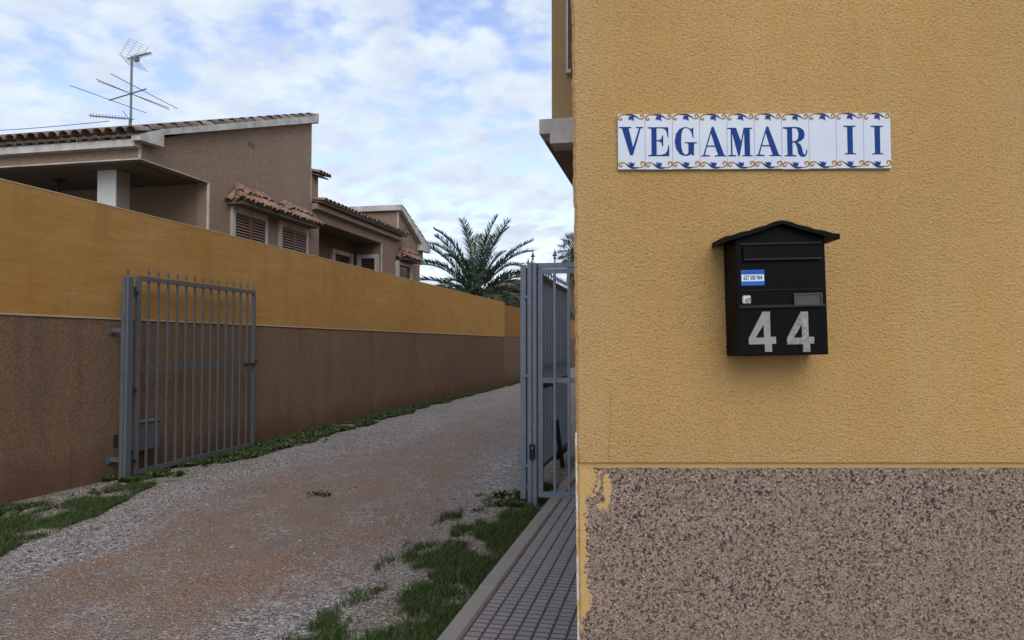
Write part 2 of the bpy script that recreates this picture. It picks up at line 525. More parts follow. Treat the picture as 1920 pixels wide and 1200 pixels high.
m.link(cx, tm.inputs[0])
pn = m.ramp(m.noise(2.3, 6, 0.7, sc3=(1, 0.6, 1), loc=(2, 9, 0)), [(0.32, 0.35), (0.55, 1.0)])
fade = m.t.nodes.new("ShaderNodeMapRange"); fade.inputs[1].default_value = 5.5; fade.inputs[2].default_value = 16
fade.inputs[3].default_value = 1.0; fade.inputs[4].default_value = 0.35
m.link(Y, fade.inputs[0])
tk = m.math('MULTIPLY', m.math('MULTIPLY', tm.outputs[0], pn), fade.outputs[0])
c = m.mix(tk, grey, brn)
# redder clay patch in the middle of the mouth
rd = m.ramp(m.noise(1.3, 6, 0.7, loc=(1.5, 6, 0)), [(0.48, 0.0), (0.62, 0.7)])
c = m.mix(m.math('MULTIPLY', rd, tk), c, (0.27, 0.165, 0.112))
big = m.noise(1.7, 5, 0.6, loc=(7, 7, 7), sc3=(1, 0.5, 1))
c = m.mix(m.ramp(big, [(0.35, 0.30), (0.6, 0.0)]), c, (0.19, 0.162, 0.152))
ve = m.math('MULTIPLY', m.math('SUBTRACT', m.noise(1.6, 6, 0.7), 0.5), 0.9)
vl = m.t.nodes.new("ShaderNodeMapRange"); vl.inputs[1].default_value = -4.95; vl.inputs[2].default_value = -5.35
m.link(m.math('ADD', m.math('ADD', X, ve), m.math('MULTIPLY', m.math('SUBTRACT', Y, 6.0), 0.07)), vl.inputs[0])
vr = m.t.nodes.new("ShaderNodeMapRange"); vr.inputs[1].default_value = -1.95; vr.inputs[2].default_value = -1.55
m.link(m.math('ADD', X, ve), vr.inputs[0])
near = m.math('LESS_THAN', Y, 30.0)
vm = m.math('MULTIPLY', m.math('MAXIMUM', vl.outputs[0], vr.outputs[0], True), near)
soil = m.mix(m.noise(7, 6, 0.7), (0.085, 0.066, 0.045), (0.19, 0.155, 0.11))
soil = m.mix(m.ramp(s1.outputs[2], [(0.55, 0.0), (0.7, 0.8)]), soil, (0.40, 0.36, 0.28))
c = m.mix(m.math('MULTIPLY', vm, 0.8), c, soil)
c = m.mix(1.0, c, (1.12, 1.12, 1.12), 'MULTIPLY')
m.color(c)
m.bump(m.voro(62), 0.02, 0.9)
m.bump(m.noise(6, 6, 0.65), 0.03, 0.5)
M_GRAVEL = m.m

gx = [-60, -30, -12] + [-7 + 0.12 * i for i in range(60)] + [1.5, 6, 20, 60]
gy = [-20, -5, 0, 2] + [3 + 0.14 * i for i in range(90)] + [17, 20, 25, 32, 45, 80, 150, 400]
b = MB()
vs = []
for y in gy:
    for x in gx:
        z = 0.0
        if -6.6 < x < -1.25 and 2.5 < y < 16:
            z += 0.022 * (mn.noise(Vector((x * 0.9, y * 0.5, 1)))) + 0.008 * mn.noise(Vector((x * 4, y * 3, 5)))
            for cxx in (-4.05, -2.55):
                z -= 0.018 * math.exp(-((x - cxx) / 0.32) ** 2)
        vs.append((x, y, z))
W = len(gx)
b.add(vs, [(j * W + i, j * W + i + 1, (j + 1) * W + i + 1, (j + 1) * W + i) for j in range(len(gy) - 1) for i in range(W - 1)])
ground = b.build("gravel_driveway", M_GRAVEL, smooth=True)
tag(ground, kind='structure')

# pavement: kerb + tiles of small raised pads
m = Mat("kerb_concrete", (0.3, 0.28, 0.26), 0.9)
m.color(m.mix(m.noise(5, 7, 0.7, sc3=(1, 0.5, 1)), (0.18, 0.158, 0.14), (0.34, 0.31, 0.28)))
m.bump(m.noise(60, 4), 0.004, 0.7)
M_KERB = m.m
m = Mat("paving_tile", (0.25, 0.23, 0.24), 0.8)
c = m.mix(m.noise(4, 6, 0.65), (0.22, 0.20, 0.205), (0.31, 0.285, 0.29))
c = m.mix(m.math('MULTIPLY', m.island(), 0.45), c, (0.20, 0.18, 0.18))
m.color(c); m.bump(m.noise(90, 3), 0.002, 0.6)
M_PAVE = m.m
m = Mat("paving_joint", (0.05, 0.04, 0.038), 0.95)
m.color(m.mix(m.noise(9, 5, 0.7), (0.05, 0.04, 0.036), (0.11, 0.09, 0.078)))
M_JOINT = m.m
XS = -0.262                                    # face of the right building's side wall
KX0, KX1 = -1.115, -1.0
b = MB(); y = 1.2
while y < 22:
    b.bevbox(KX0 + random.uniform(-.003, .003), KX1 - 0.006, y + 0.003, y + 0.997, -0.05, 0.098 + random.uniform(-.004, .004), 0.012)
    y += 1.0
tag(b.build("kerb", M_KERB), kind='structure')
b = MB(); b.box(KX1 - 0.006, XS, 0.9, 22, -0.05, 0.084)
pv = tag(b.build("pavement", M_JOINT), kind='structure')
b = MB()
pw = 0.081; pl = 0.058
cols = int((XS - KX1) / pw) + 1
y = 1.6; row = 0
while y < 16:
    tilt = [random.uniform(-.0015, .0015) for _ in range(4)]
    for i in range(cols):
        x0 = KX1 + i * pw + 0.006; x1 = min(x0 + pw - 0.009, XS - 0.002)
        if x1 - x0 < 0.02: continue
        z1 = 0.0895 + 0.0015 * mn.noise(Vector((round(i / 5) * 3.3, int(row / 5) * 1.7, 0)))
        g = 0.0105
        vs = [(x0, y + g, 0.083), (x1, y + g, 0.083), (x1, y + pl - g, 0.083), (x0, y + pl - g, 0.083),
              (x0 + .003, y + g + .003, z1), (x1 - .003, y + g + .003, z1), (x1 - .003, y + pl - g - .003, z1), (x0 + .003, y + pl - g - .003, z1)]
        b.add(vs, [(4, 5, 6, 7), (0, 1, 5, 4), (1, 2, 6, 5), (2, 3, 7, 6), (3, 0, 4, 7)])
    y += pl; row += 1
b.build("paving_pads", M_PAVE, pv)

# ------------------------------------------------------------------ right building
BF = 2.10                                       # forward distance of the front wall
a_bot, _ = fhit(1085, 1200, BF)
a_top, _ = fhit(1073, 100, BF)
zb_ = fhit(1085, 1200, BF)[1]; zt_ = fhit(1073, 100, BF)[1]
A0 = a_bot
bld = thing("corner_building", "yellow ochre stucco building with speckled aggregate base at the right", "building",
            tuple(FR * A0 + FF * BF), YAW)
Z_STU = fhit(1300, 867, BF)[1]
Z_AGG = fhit(1300, 878, BF)[1]


def edge_x(z):
    return (a_top - a_bot) * (z - zb_) / (zt_ - zb_)


def front_slab(z0, z1, y0, jit, n, seed):
    """front skin in local frame (x right, y into the building), wavering corner edge"""
    b = MB(); vs = []
    xs_ = [0.0, 0.012, 0.05, 7.0]
    for k in range(n + 1):
        z = z0 + (z1 - z0) * k / n
        j = jit * (mn.noise(Vector((seed, z * 38, 0))) + 0.8 * mn.noise(Vector((seed + 9, z * 11, 0))))
        ex = edge_x(z)
        vs += [(ex + j + 0.085, y0 + 0.30, z), (ex + j, y0 + 0.010, z), (ex + j + 0.008, y0 + 0.001, z), (ex + 0.06, y0, z), (7.0, y0, z)]
    W = 5
    fs = [(k * W + i, k * W + i + 1, (k + 1) * W + i + 1, (k + 1) * W + i) for k in range(n) for i in range(W - 1)]
    t = n * W
    # bottom and top lips
    o = len(vs)
    vs += [(7.0, y0 + 0.30, z0), (7.0, y0 + 0.30, z1)]
    fs += [(0, o, 4, 3, 2, 1), (t, t + 1, t + 2, t + 3, t + 4, o + 1)]
    b.add(vs, fs)
    return b


front_slab(Z_STU, 6.2, 0.0, 0.0035, 420, 1.0).build("stucco_wall", M_YEL, bld)
front_slab(-0.05, Z_AGG, 0.004, 0.003, 120, 4.0).build("plinth", M_AGG, bld)
front_slab(Z_AGG, Z_STU, 0.0085, 0.002, 3, 2.0).build("moulding", M_MOULD, bld)
# side wall along the alley and the body behind (local frame -> rotate alley direction)
ca, sa = math.cos(-YAW), math.sin(-YAW)


def al(x, y, z):
    """alley-aligned offset from the corner -> building local frame"""
    return (x * ca - y * sa, x * sa + y * ca, z)


b = MB()
b.prism([al(0.03, 0.08, -0.05), al(0.014, 42, -0.05), al(7.0, 42, -0.05), (6.9, 0.25, -0.05), (0.12, 0.25, -0.05)][::-1], (0, 0, 6.2))
b.build("side_wall", M_YEL, bld)
# bare bead down the corner
b = MB(); vs = []; n = 120
for k in range(n + 1):
    z = 0.0 + 1.25 * k / n
    j = 0.0015 * mn.noise(Vector((7, z * 30, 3)))
    ex = edge_x(z)
    vs += [(ex + j + 0.003, 0.03, z), (ex + j - 0.0030, 0.0065, z), (ex + j + 0.002, 0.0035, z), (ex + j + 0.006, 0.02, z)]
b.add(vs, [(k * 4 + i, k * 4 + (i + 1) % 4, (k + 1) * 4 + (i + 1) % 4, (k + 1) * 4 + i) for k in range(n) for i in range(4)])
b.build("corner_bead", M_BEAD, bld)

# overhanging upper floor (world coords -> child of building through inverse)
INV = Matrix.Translation(FR * A0 + FF * BF) @ Matrix.Rotation(YAW, 4, 'Z')
INV = INV.inverted()


def build_w(mb, name, mat, parent, smooth=False):
    """mb in world coordinates, parent = bld"""
    mb.v = [tuple(INV @ Vector(v)) for v in mb.v]
    return mb.build(name, mat, parent, smooth)


VB = 5.9                                        # street-side face of the overhang
p_lip = hit(1011, 251, 'y', VB); p_lipt = hit(1011, 227, 'y', VB)
p_in = hit(1031, 269, 'y', VB)
XL = p_lip.x; ZL0 = p_lip.z; ZL1 = hit(1034, 222.5, 'y', VB).z; XI = p_in.x; ZI = p_in.z
XW = hit(1034.5, 150, 'y', VB + 0.06).x
b = MB()
b.prism([(XL, VB, ZL0), (XI, VB, ZL0), (XI, VB, ZI), (XS - 0.002, VB, ZI), (XS - 0.002, VB, ZL1), (XL, VB, ZL1)], (0, 0.25, 0))
o = build_w(b, "cornice", M_TRIM, bld)
M_SOFFIT = Mat("overhang_soffit", (0.2, 0.15, 0.12), 0.9)  # plain brown of the soffit under the overhang
M_SOFFIT.color(M_SOFFIT.mix(M_SOFFIT.noise(2, 5), (0.17, 0.125, 0.10), (0.23, 0.175, 0.14)))
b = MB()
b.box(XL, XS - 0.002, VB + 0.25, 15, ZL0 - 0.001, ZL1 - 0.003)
build_w(b, "balcony_slab", M_SOFFIT.m, bld)
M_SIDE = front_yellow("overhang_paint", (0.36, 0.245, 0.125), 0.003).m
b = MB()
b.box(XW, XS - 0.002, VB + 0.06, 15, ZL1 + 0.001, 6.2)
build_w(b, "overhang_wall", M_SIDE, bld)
# narrow window jamb on the overhang's street side
xa = hit(1065, 60, 'y', VB + 0.05).x; xb = hit(1071.5, 60, 'y', VB + 0.05).x
zj = hit(1068, 133, 'y', VB + 0.05).z
b = MB(); b.box(xa - 0.012, xa + 0.004, VB + 0.02, VB + 0.058, zj, 6.1)
build_w(b, "window_jamb", M_TRIM, bld)
b = MB(); b.box(xa + 0.006, xb + 0.3, VB + 0.045, VB + 0.058, zj + 0.01, 6.1)
build_w(b, "window_shutter", M_WOOD, bld)
b = MB(); b.box(xa - 0.012, xa + 0.03, VB - 0.0, VB + 0.058, zj - 0.03, zj - 0.002)
build_w(b, "window_sill", M_TRIM, bld)

# ------------------------------------------------------------------ name sign (ceramic tiles)
SB = BF - 0.012
ax0, az0 = fhit(1158.5, 213.5, SB); ax1, _ = fhit(1670.5, 212, SB); _, az1 = fhit(1300, 318, SB)
sign = thing("name_sign", "white ceramic tile name sign with blue serif letters above the letter box", "sign",
             tuple(FR * ax0 + FF * BF + Vector((0, 0, az1))), YAW)
TWd = (ax1 - ax0) / 10; THt = az0 - az1
sign.rotation_euler = (0, R(-0.2), YAW)
m = Mat("glazed_tile", (0.66, 0.72, 0.80), 0.25, spec=0.3)
m.color(m.mix(m.noise(22, 5, 0.6), (0.50, 0.57, 0.67), (0.60, 0.655, 0.73)))
m.bump(m.noise(30, 2), 0.0015, 0.4)
M_GLAZE = m.m
m = Mat("cobalt_glaze", (0.02, 0.045, 0.22), 0.6, spec=0.08)
m.color(m.mix(m.noise(60, 4), (0.009, 0.035, 0.165), (0.02, 0.06, 0.25)))
M_BLUE = m.m
M_OCG = Mat("ochre_glaze", (0.33, 0.18, 0.035), 0.6, spec=0.1).m
M_NAVY = Mat("dark_blue_glaze", (0.035, 0.04, 0.07), 0.6, spec=0.1).m
M_ADH = Mat("tile_adhesive", (0.26, 0.24, 0.22), 0.9).m

GX, GY = 370.0, 742.0
LET = {
    'V': (58, [[(75, 232), (240, 232), (240, 247), (206, 252), (264, 500), (345, 252), (305, 247), (305, 232), (400, 232), (400, 247), (368, 254), (262, 610), (222, 610), (114, 252), (75, 247)]]),
    'E': (430, [[(465, 235), (745, 235), (745, 375), (735, 375), (722, 300), (700, 265), (660, 250), (585, 250), (585, 408), (620, 405), (648, 388), (662, 345), (675, 345), (675, 490), (662, 490), (650, 442), (620, 426), (585, 422), (585, 605), (650, 603), (705, 582), (730, 540), (745, 470), (755, 470), (755, 622), (470, 622), (470, 606), (515, 600), (515, 256), (465, 250)]]),
    'G': (803, [[(1088, 385), (1077, 385), (1065, 320), (1040, 275), (1008, 254), (975, 250), (945, 270), (927, 330), (920, 430), (926, 520), (944, 580), (975, 607), (1003, 598), (1018, 570), (1018, 470), (1010, 457), (970, 453), (968, 440), (1135, 440), (1135, 453), (1095, 462), (1092, 620), (1078, 618), (1055, 602), (1005, 622), (960, 622), (900, 600), (852, 530), (832, 430), (850, 330), (897, 264), (960, 238), (1010, 242), (1052, 264), (1072, 250), (1088, 246)]]),
    'A': (1165, [[(1328, 234), (1355, 234), (1495, 612), (1525, 617), (1525, 629), (1365, 629), (1365, 616), (1410, 610), (1372, 500), (1262, 500), (1234, 606), (1300, 614), (1300, 629), (1180, 629), (1180, 616), (1210, 608)], [(1318, 320), (1268, 482), (1366, 482)]]),
    'M': (1535, [[(1537, 248), (1658, 248), (1722, 430), (1760, 248), (1878, 248), (1878, 262), (1842, 266), (1845, 612), (1880, 616), (1880, 629), (1732, 629), (1732, 616), (1770, 612), (1766, 305), (1702, 628), (1684, 628), (1603, 320), (1606, 607), (1655, 613), (1655, 629), (1548, 629), (1548, 615), (1585, 608), (1585, 268), (1537, 262)]]),
    'R': (405, [[(422, 238), (600, 235), (660, 246), (703, 282), (717, 335), (703, 390), (655, 428), (618, 440), (658, 470), (680, 520), (690, 580), (705, 604), (724, 598), (738, 535), (748, 535), (745, 590), (722, 628), (690, 636), (650, 625), (625, 590), (612, 510), (592, 455), (550, 440), (550, 606), (600, 613), (600, 628), (440, 628), (440, 615), (480, 608), (478, 266), (422, 255)], [(548, 252), (548, 425), (590, 423), (622, 395), (634, 335), (624, 277), (598, 254)]]),
    'I': (1128, [[(1225, 230), (1390, 230), (1390, 246), (1350, 250), (1350, 595), (1392, 600), (1392, 613), (1238, 613), (1238, 600), (1278, 595), (1275, 250), (1225, 246)]]),
}


def flat_mesh(name, loops, ext):
    """filled 2D outline -> mesh in the XZ plane facing -Y"""
    cu = bpy.data.curves.new(name, 'CURVE'); cu.dimensions = '2D'; cu.fill_mode = 'BOTH'; cu.extrude = ext
    for lp in loops:
        sp = cu.splines.new('POLY'); sp.points.add(len(lp) - 1); sp.use_cyclic_u = True
        for p, (x, y) in zip(sp.points, lp): p.co = (x, y, 0, 1)
    o = bpy.data.objects.new(name, cu)
    COL.objects.link(o)
    dg = bpy.context.evaluated_depsgraph_get(); dg.update()
    me = bpy.data.meshes.new_from_object(o.evaluated_get(dg))
    bpy.data.objects.remove(o)
    me.transform(Matrix.Rotation(math.pi / 2, 4, 'X'))
    me.name = name
    return me


def mesh_obj(name, me, mat, parent, loc=(0, 0, 0)):
    if not me.materials: me.materials.append(mat)
    o = bpy.data.objects.new(name, me); o.parent = parent; o.location = loc
    COL.objects.link(o)
    return o


def ribbon(pts, w):
    """smooth stroke outline loops as quads list in local tile px"""
    # Catmull-Rom
    P = [Vector((p[0], p[1])) for p in pts]
    q = []
    for i in range(len(P) - 1):
        p0 = P[max(i - 1, 0)]; p1 = P[i]; p2 = P[i + 1]; p3 = P[min(i + 2, len(P) - 1)]
        for t in (0, .25, .5, .75):
            q.append(0.5 * ((2 * p1) + (p2 - p0) * t + (2 * p0 - 5 * p1 + 4 * p2 - p3) * t * t + (3 * p1 - p0 - 3 * p2 + p3) * t ** 3))
    q.append(P[-1])
    Lf, Rt = [], []
    for i, p in enumerate(q):
        d = (q[min(i + 1, len(q) - 1)] - q[max(i - 1, 0)]).normalized()
        nn = Vector((-d.y, d.x)); ww = w * (0.55 + 0.45 * math.sin(math.pi * i / (len(q) - 1)))
        Lf.append(p + nn * ww / 2); Rt.append(p - nn * ww / 2)
    return Lf, Rt


def strokes_mesh(name, strokes, yoff):
    b = MB()
    for k, (pts, w) in enumerate(strokes):
        Lf, Rt = ribbon(pts, w)
        n = len(Lf)
        f = lambda p: (p.x / GX * TWd, -yoff - 0.00008 * k, THt - p.y / GY * THt)
        vs = [f(p) for p in Lf] + [f(p) for p in Rt]
        b.add(vs, [(i, i + 1, n + i + 1, n + i) for i in range(n - 1)])
    me = bpy.data.meshes.new(name); me.from_pydata(b.v, [], b.f)
    return me


sc_top_l = [(42, 55), (56, 66), (46, 82), (24, 78), (14, 55), (34, 24), (80, 12), (130, 12)]
sc_top_r = [(262, 46), (300, 68), (335, 66), (352, 42), (340, 16), (318, 16), (308, 34), (324, 46)]
sc_bot_l = [(46, 672), (58, 688), (40, 704), (18, 692), (14, 668), (44, 650), (92, 656), (132, 682)]
sc_bot_r = [(252, 716), (310, 712), (350, 694), (362, 664), (346, 642), (316, 646), (310, 668), (330, 676)]
me_och = [strokes_mesh("scroll_stroke", [(q, 21)], 0.0006) for q in (sc_top_l, sc_top_r, sc_bot_l, sc_bot_r)]
me_nav = [strokes_mesh("scroll_centre", [q], 0.0010) for q in (([(110, 12), (170, 12), (220, 24), (272, 52)], 22), ([(112, 668), (160, 704), (210, 720), (268, 716)], 26))]
leafs = [[(138, 86), (158, 30), (216, 34), (222, 100), (203, 84), (188, 66), (178, 86), (160, 66)],
         [(143, 638), (168, 660), (184, 640), (199, 662), (226, 643), (216, 698), (165, 700), (150, 672)]]
me_leaf = [flat_mesh("leaf_ornament", [[(x / GX * TWd, THt - y / GY * THt) for x, y in lp]], 0.0002) for lp in leafs]
text = "VEGAMAR II"
order = [None] * 10
me_tile = None
for i, ch in enumerate(text):
    b = MB(); b.bevbox(0.0003, TWd - 0.0003, -0.0105, -0.0035, 0.0005, THt - 0.0005, 0.0008)
    tl = b.build("ceramic_tile", M_GLAZE, sign, loc=(i * TWd, 0, random.uniform(-.0008, .0008) + (0.0012 if i > 7 else 0)))
    if ch != ' ':
        x0, loops = LET[ch]
        if (ch + "_mesh") not in globals():
            globals()[ch + "_mesh"] = flat_mesh("letter", [[((x - x0) / GX * TWd, THt - (y - 58) / GY * THt) for x, y in lp] for lp in loops], 0.0002)
        mesh_obj("letter", globals()[ch + "_mesh"], M_BLUE, tl, (0, -0.0109, 0))
    for q in me_och: mesh_obj("scroll_ornament", q, M_OCG, tl, (0, -0.0105, 0))
    for q in me_nav: mesh_obj("scroll_stem", q, M_NAVY, tl, (0, -0.0105, 0))
    for q in me_leaf: mesh_obj("leaf_ornament", q, M_BLUE, tl, (0, -0.0117, 0))
b = MB(); b.box(0.001, TWd * 10 - 0.001, -0.0034, 0.004, -0.0015, THt + 0.001)
b.build("backing", M_ADH, sign)

# ------------------------------------------------------------------ letter box
BD = 0.115                                      # depth of the box
MBF = BF - BD
kx = MBF / F
cxm, czm = fhit(1466, 560, MBF)
mail = thing("letter_box", "black metal letter box with gabled lid and silver number 44", "letter box",
             tuple(FR * cxm + FF * BF + Vector((0, 0, czm))), 0)
mail.rotation_euler = (0, R(-1.25), YAW)
m = Mat("black_powder_coat", (0.003, 0.003, 0.005), 0.5, spec=0.09)
m.rough(m.ramp(m.noise(5, 4), [(0.3, 0.5), (0.7, 0.65)]))
m.color(m.mix(m.ramp(m.noise(7, 6, 0.7), [(0.5, 0.0), (0.8, 1.0)]), (0.0025, 0.0025, 0.004), (0.006, 0.006, 0.007)))
m.bump(m.noise(140, 2), 0.0006, 0.5)
M_BOX = m.m
m = Mat("black_lip", (0.014, 0.014, 0.017), 0.5, spec=0.2); M_LIP = m.m


def mp(px, py):
    """photo px offset on the box front -> local (x, z); undo the small roll"""
    dx_ = (px - 1466) * kx; dz_ = -(py - 560) * kx
    c_, s_ = math.cos(R(1.25)), math.sin(R(1.25))
    return dx_ * c_ + dz_ * s_, -dx_ * s_ + dz_ * c_


HW = 0.1205
zbot = mp(1466, 666.5)[1]; ztop = mp(1466, 447)[1]
yF = -BD
b = MB()
# body profile: gable-topped box
zpk = mp(1466, 421)[1]
b.prism([(-HW, yF, zbot), (HW, yF, zbot), (HW, yF, ztop), (0, yF, zpk), (-HW, yF, ztop)], (0, BD - 0.003, 0))
body = b.build("body", M_BOX, mail)
bv = body.modifiers.new("bevel", 'BEVEL'); bv.width = 0.003; bv.segments = 2
# raised front panel edges
x0, z0 = mp(1384, 576); x1, _ = mp(1547, 576)
b = MB(); b.bevbox(x0, x1, yF - 0.006, yF + 0.001, z0 - 0.0045, z0 + 0.0045, 0.0015)
b.build("door_ledge", M_LIP, mail)
_, za = mp(1466, 456); _, zc = mp(1466, 486)
xs0, _ = mp(1388, 470); xs1, _ = mp(1541, 470)
b = MB(); b.bevbox(xs0, xs1, yF - 0.004, yF + 0.001, za - 0.003, za + 0.003, 0.0012)
b.build("slot_hood", M_LIP, mail)
b = MB(); b.bevbox(xs0 + 0.006, xs1, yF - 0.0075, yF + 0.001, zc - 0.0025, za - 0.0065, 0.002)
fl = b.build("slot_flap", M_BOX, mail)
b = MB(); b.bevbox(xs0 + 0.008, xs1 - 0.002, yF - 0.0105, yF - 0.0076, zc - 0.0025, zc + 0.0035, 0.001)
b.build("flap_lip", M_LIP, fl)
# door seam
b = MB(); zs = mp(1466, 543)[1]
b.box(xs0, xs1, yF - 0.0025, yF + 0.0005, zs - 0.0008, zs + 0.0008)
b.build("door_seam", M_LIP, mail)
# roof: two sheets meeting at a ridge, rippled like roof tiles
b = MB()
apx_z = mp(1466, 414.5)[1]; drop = 0.042; RW = 0.152
y0r, y1r = yF - 0.022, -0.002
nU, nV = 30, 14
for sgn in (-1, 1):
    top = []; bot = []
    for j in range(nV + 1):
        y = y0r + (y1r - y0r) * j / nV
        for i in range(nU + 1):
            t = i / nU
            rip = 0.0022 * abs(math.sin(t * math.pi * 3.5)) + 0.0016 * math.sin(j / nV * math.pi * 6) ** 2
            sag = -0.004 * math.sin(t * math.pi)
            z = apx_z - drop * t + rip + sag * 0.5
            top.append((sgn * RW * t, y, z)); bot.append((sgn * RW * t, y, apx_z - drop * t - 0.0085 + sag * 0.5 - 0.003 * t))
    Wd = nU + 1; n0 = len(top)
    fs = []
    for j in range(nV):
        for i in range(nU):
            q = (j * Wd + i, j * Wd + i + 1, (j + 1) * Wd + i + 1, (j + 1) * Wd + i)
            fs.append(q); fs.append(tuple(n0 + x for x in q)[::-1])
    for i in range(nU):
        fs.append((i, n0 + i, n0 + i + 1, i + 1)); k = nV * Wd + i; fs.append((k, k + 1, n0 + k + 1, n0 + k))
    for j in range(nV):
        k = j * Wd + nU; fs.append((k, n0 + k, n0 + k + Wd, k + Wd))
    b.add(top + bot, fs)
b.build("roof", M_BOX, mail, smooth=False)
# lock
xl, zl = mp(1399.5, 562)
M_CHR = Mat("zinc_lock", (0.55, 0.55, 0.53), 0.35, 0.7).m
b = MB(); b.bevbox(xl - 0.0115, xl + 0.0115, yF - 0.005, yF + 0.001, zl - 0.012, zl + 0.012, 0.003)
lk = b.build("lock_plate", M_CHR, mail)
b = MB(); b.tube((xl + 0.002, yF - 0.0051, zl - 0.001), (xl + 0.002, yF - 0.009, zl - 0.001), 0.0068, 16)
cy = b.build("lock_cylinder", Mat("steel_barrel", (0.25, 0.24, 0.23), 0.4, 0.6).m, lk)
b = MB(); b.box(xl + 0.0012, xl + 0.0028, yF - 0.0093, yF - 0.00905, zl - 0.005, zl + 0.003)
b.build("keyhole", M_BLKPL, cy) if False else None
# name plate
xn0, zn0 = mp(1488, 573); xn1, zn1 = mp(1540, 549)
b = MB()
t_ = 0.0035
for (u0, u1, w0, w1) in ((xn0, xn1, zn0, zn0 + t_), (xn0, xn1, zn1 - t_, zn1), (xn0, xn0 + t_, zn0 + t_, zn1 - t_), (xn1 - t_, xn1, zn0 + t_, zn1 - t_)):
    b.box(u0, u1, yF - 0.0075, yF + 0.001, w0, w1)
npl = b.build("name_plate_frame", Mat("grey_plastic_frame", (0.055, 0.055, 0.06), 0.5).m, mail)
b = MB(); b.box(xn0 + t_, xn1 - t_, yF - 0.003, yF + 0.001, zn0 + t_, zn1 - t_)
m = Mat("clouded_plastic", (0.05, 0.055, 0.055), 0.25, spec=0.5)
m.color(m.mix(m.noise(60, 4), (0.02, 0.022, 0.024), (0.05, 0.052, 0.052)))
b.build("name_window", m.m, npl)
# sticker with a telephone number
x0, z0 = mp(1390, 535.5); x1, z1 = mp(1433, 505.5)
b = MB(); b.box(x0, x1, yF - 0.0012, yF, z0, z1)
st = b.build("sticker", Mat("blue_vinyl", (0.012, 0.12, 0.46), 0.6).m, mail)
zw0 = z0 + (z1 - z0) * 0.27; zw1 = z0 + (z1 - z0) * 0.70
b = MB(); b.box(x0 + 0.001, x1 - 0.001, yF - 0.0016, yF - 0.0012, zw0, zw1)
b.build("sticker_panel", Mat("white_vinyl", (0.62, 0.72, 0.80), 0.5).m, st)


def text_obj(s, size, mat, parent, loc, name, sx=1.0, bold=0.0):
    cu = bpy.data.curves.new(name, 'FONT'); cu.body = s; cu.size = size; cu.extrude = 0.00015; cu.offset = bold
    cu.align_x = 'CENTER'; cu.align_y = 'CENTER'
    o = bpy.data.objects.new(name, cu); COL.objects.link(o)
    dg = bpy.context.evaluated_depsgraph_get(); dg.update()
    me = bpy.data.meshes.new_from_object(o.evaluated_get(dg)); bpy.data.objects.remove(o)
    me.transform(Matrix.Diagonal((sx, 1, 1, 1))); me.transform(Matrix.Rotation(math.pi / 2, 4, 'X'))
    me.materials.clear(); me.materials.append(mat)
    o = bpy.data.objects.new(name, me); o.parent = parent; o.location = loc; COL.objects.link(o)
    return o


M_INK = Mat("black_ink", (0.02, 0.025, 0.05), 0.6).m
text_obj("627 500 964", 0.0165, M_INK, st, ((x0 + x1) / 2, yF - 0.0019, (zw0 + zw1) / 2), "phone_number", 0.60, 0.0003)
text_obj("INMOVARCLUB", 0.010, Mat("dark_blue_ink", (0.01, 0.06, 0.28), 0.6).m, st, ((x0 + x1) / 2, yF - 0.0015, (zw1 + z1) / 2), "sticker_text", 0.85)

# the two fours, cut from silver film
m = Mat("silver_film", (0.45, 0.43, 0.40), 0.6, 0.0, spec=0.2)
m.color(m.mix(m.ramp(m.noise(45, 5, 0.7), [(0.40, 0.0), (0.7, 1.0)]), (0.25, 0.24, 0.225), (0.33, 0.31, 0.28)))
M_SILV = m.m
m = Mat("worn_silver_film", (0.40, 0.40, 0.39), 0.55, 0.0, spec=0.2)
m.color(m.mix(m.ramp(m.noise(70, 6, 0.75, dist=0.8), [(0.42, 0.0), (0.60, 1.0)]), (0.17, 0.175, 0.185), (0.34, 0.31, 0.285)))
M_SILV2 = m.m
four = [[(0, 58), (29, 0), (43, 0), (43, 48), (52, 48), (52, 60), (43, 60), (43, 75), (29.5, 75), (29.5, 60), (0, 60)],
        [(12.5, 48), (29.5, 48), (29.5, 18)]]
# blunt outline
four = [[(0, 49), (27.5, 0), (41, 0), (41, 47.5), (51, 47.5), (51, 60.5), (43, 60.5), (43, 75.5), (29.5, 75.5), (29.5, 61), (0, 61)],
        [(13, 48.5), (28.5, 48.5), (28.5, 24)]]
for k, (ox, mt) in enumerate(((1402, M_SILV), (1473.5, M_SILV2))):
    fx, fz = mp(ox, 585)
    me4 = flat_mesh("house_number_digit", [[(x * kx, -y * kx) for x, y in lp] for lp in four], 0.0002)
    o4 = mesh_obj("house_number_digit", me4, mt, mail, (fx, yF - 0.0004, fz))
    o4['label'] = "silver number four, even film" if k == 0 else "silver number four, scratched and blotchy film"

# ------------------------------------------------------------------ boundary wall along the alley
XW_ = hit(0, 949, 'z', 0.0).x
ZT = hit(0, 334, 'x', XW_).z
ZM = hit(0, 589.5, 'x', XW_).z
v_end = hit(946, 566, 'x', XW_).y
print("wall x", XW_, "top", ZT, "mid", ZM, "end", v_end)
bw = thing("boundary_wall", "long ochre alley wall with brown lower band on the left", "wall", (XW_, 3, 0))
P0 = Vector((XW_, 3, 0))


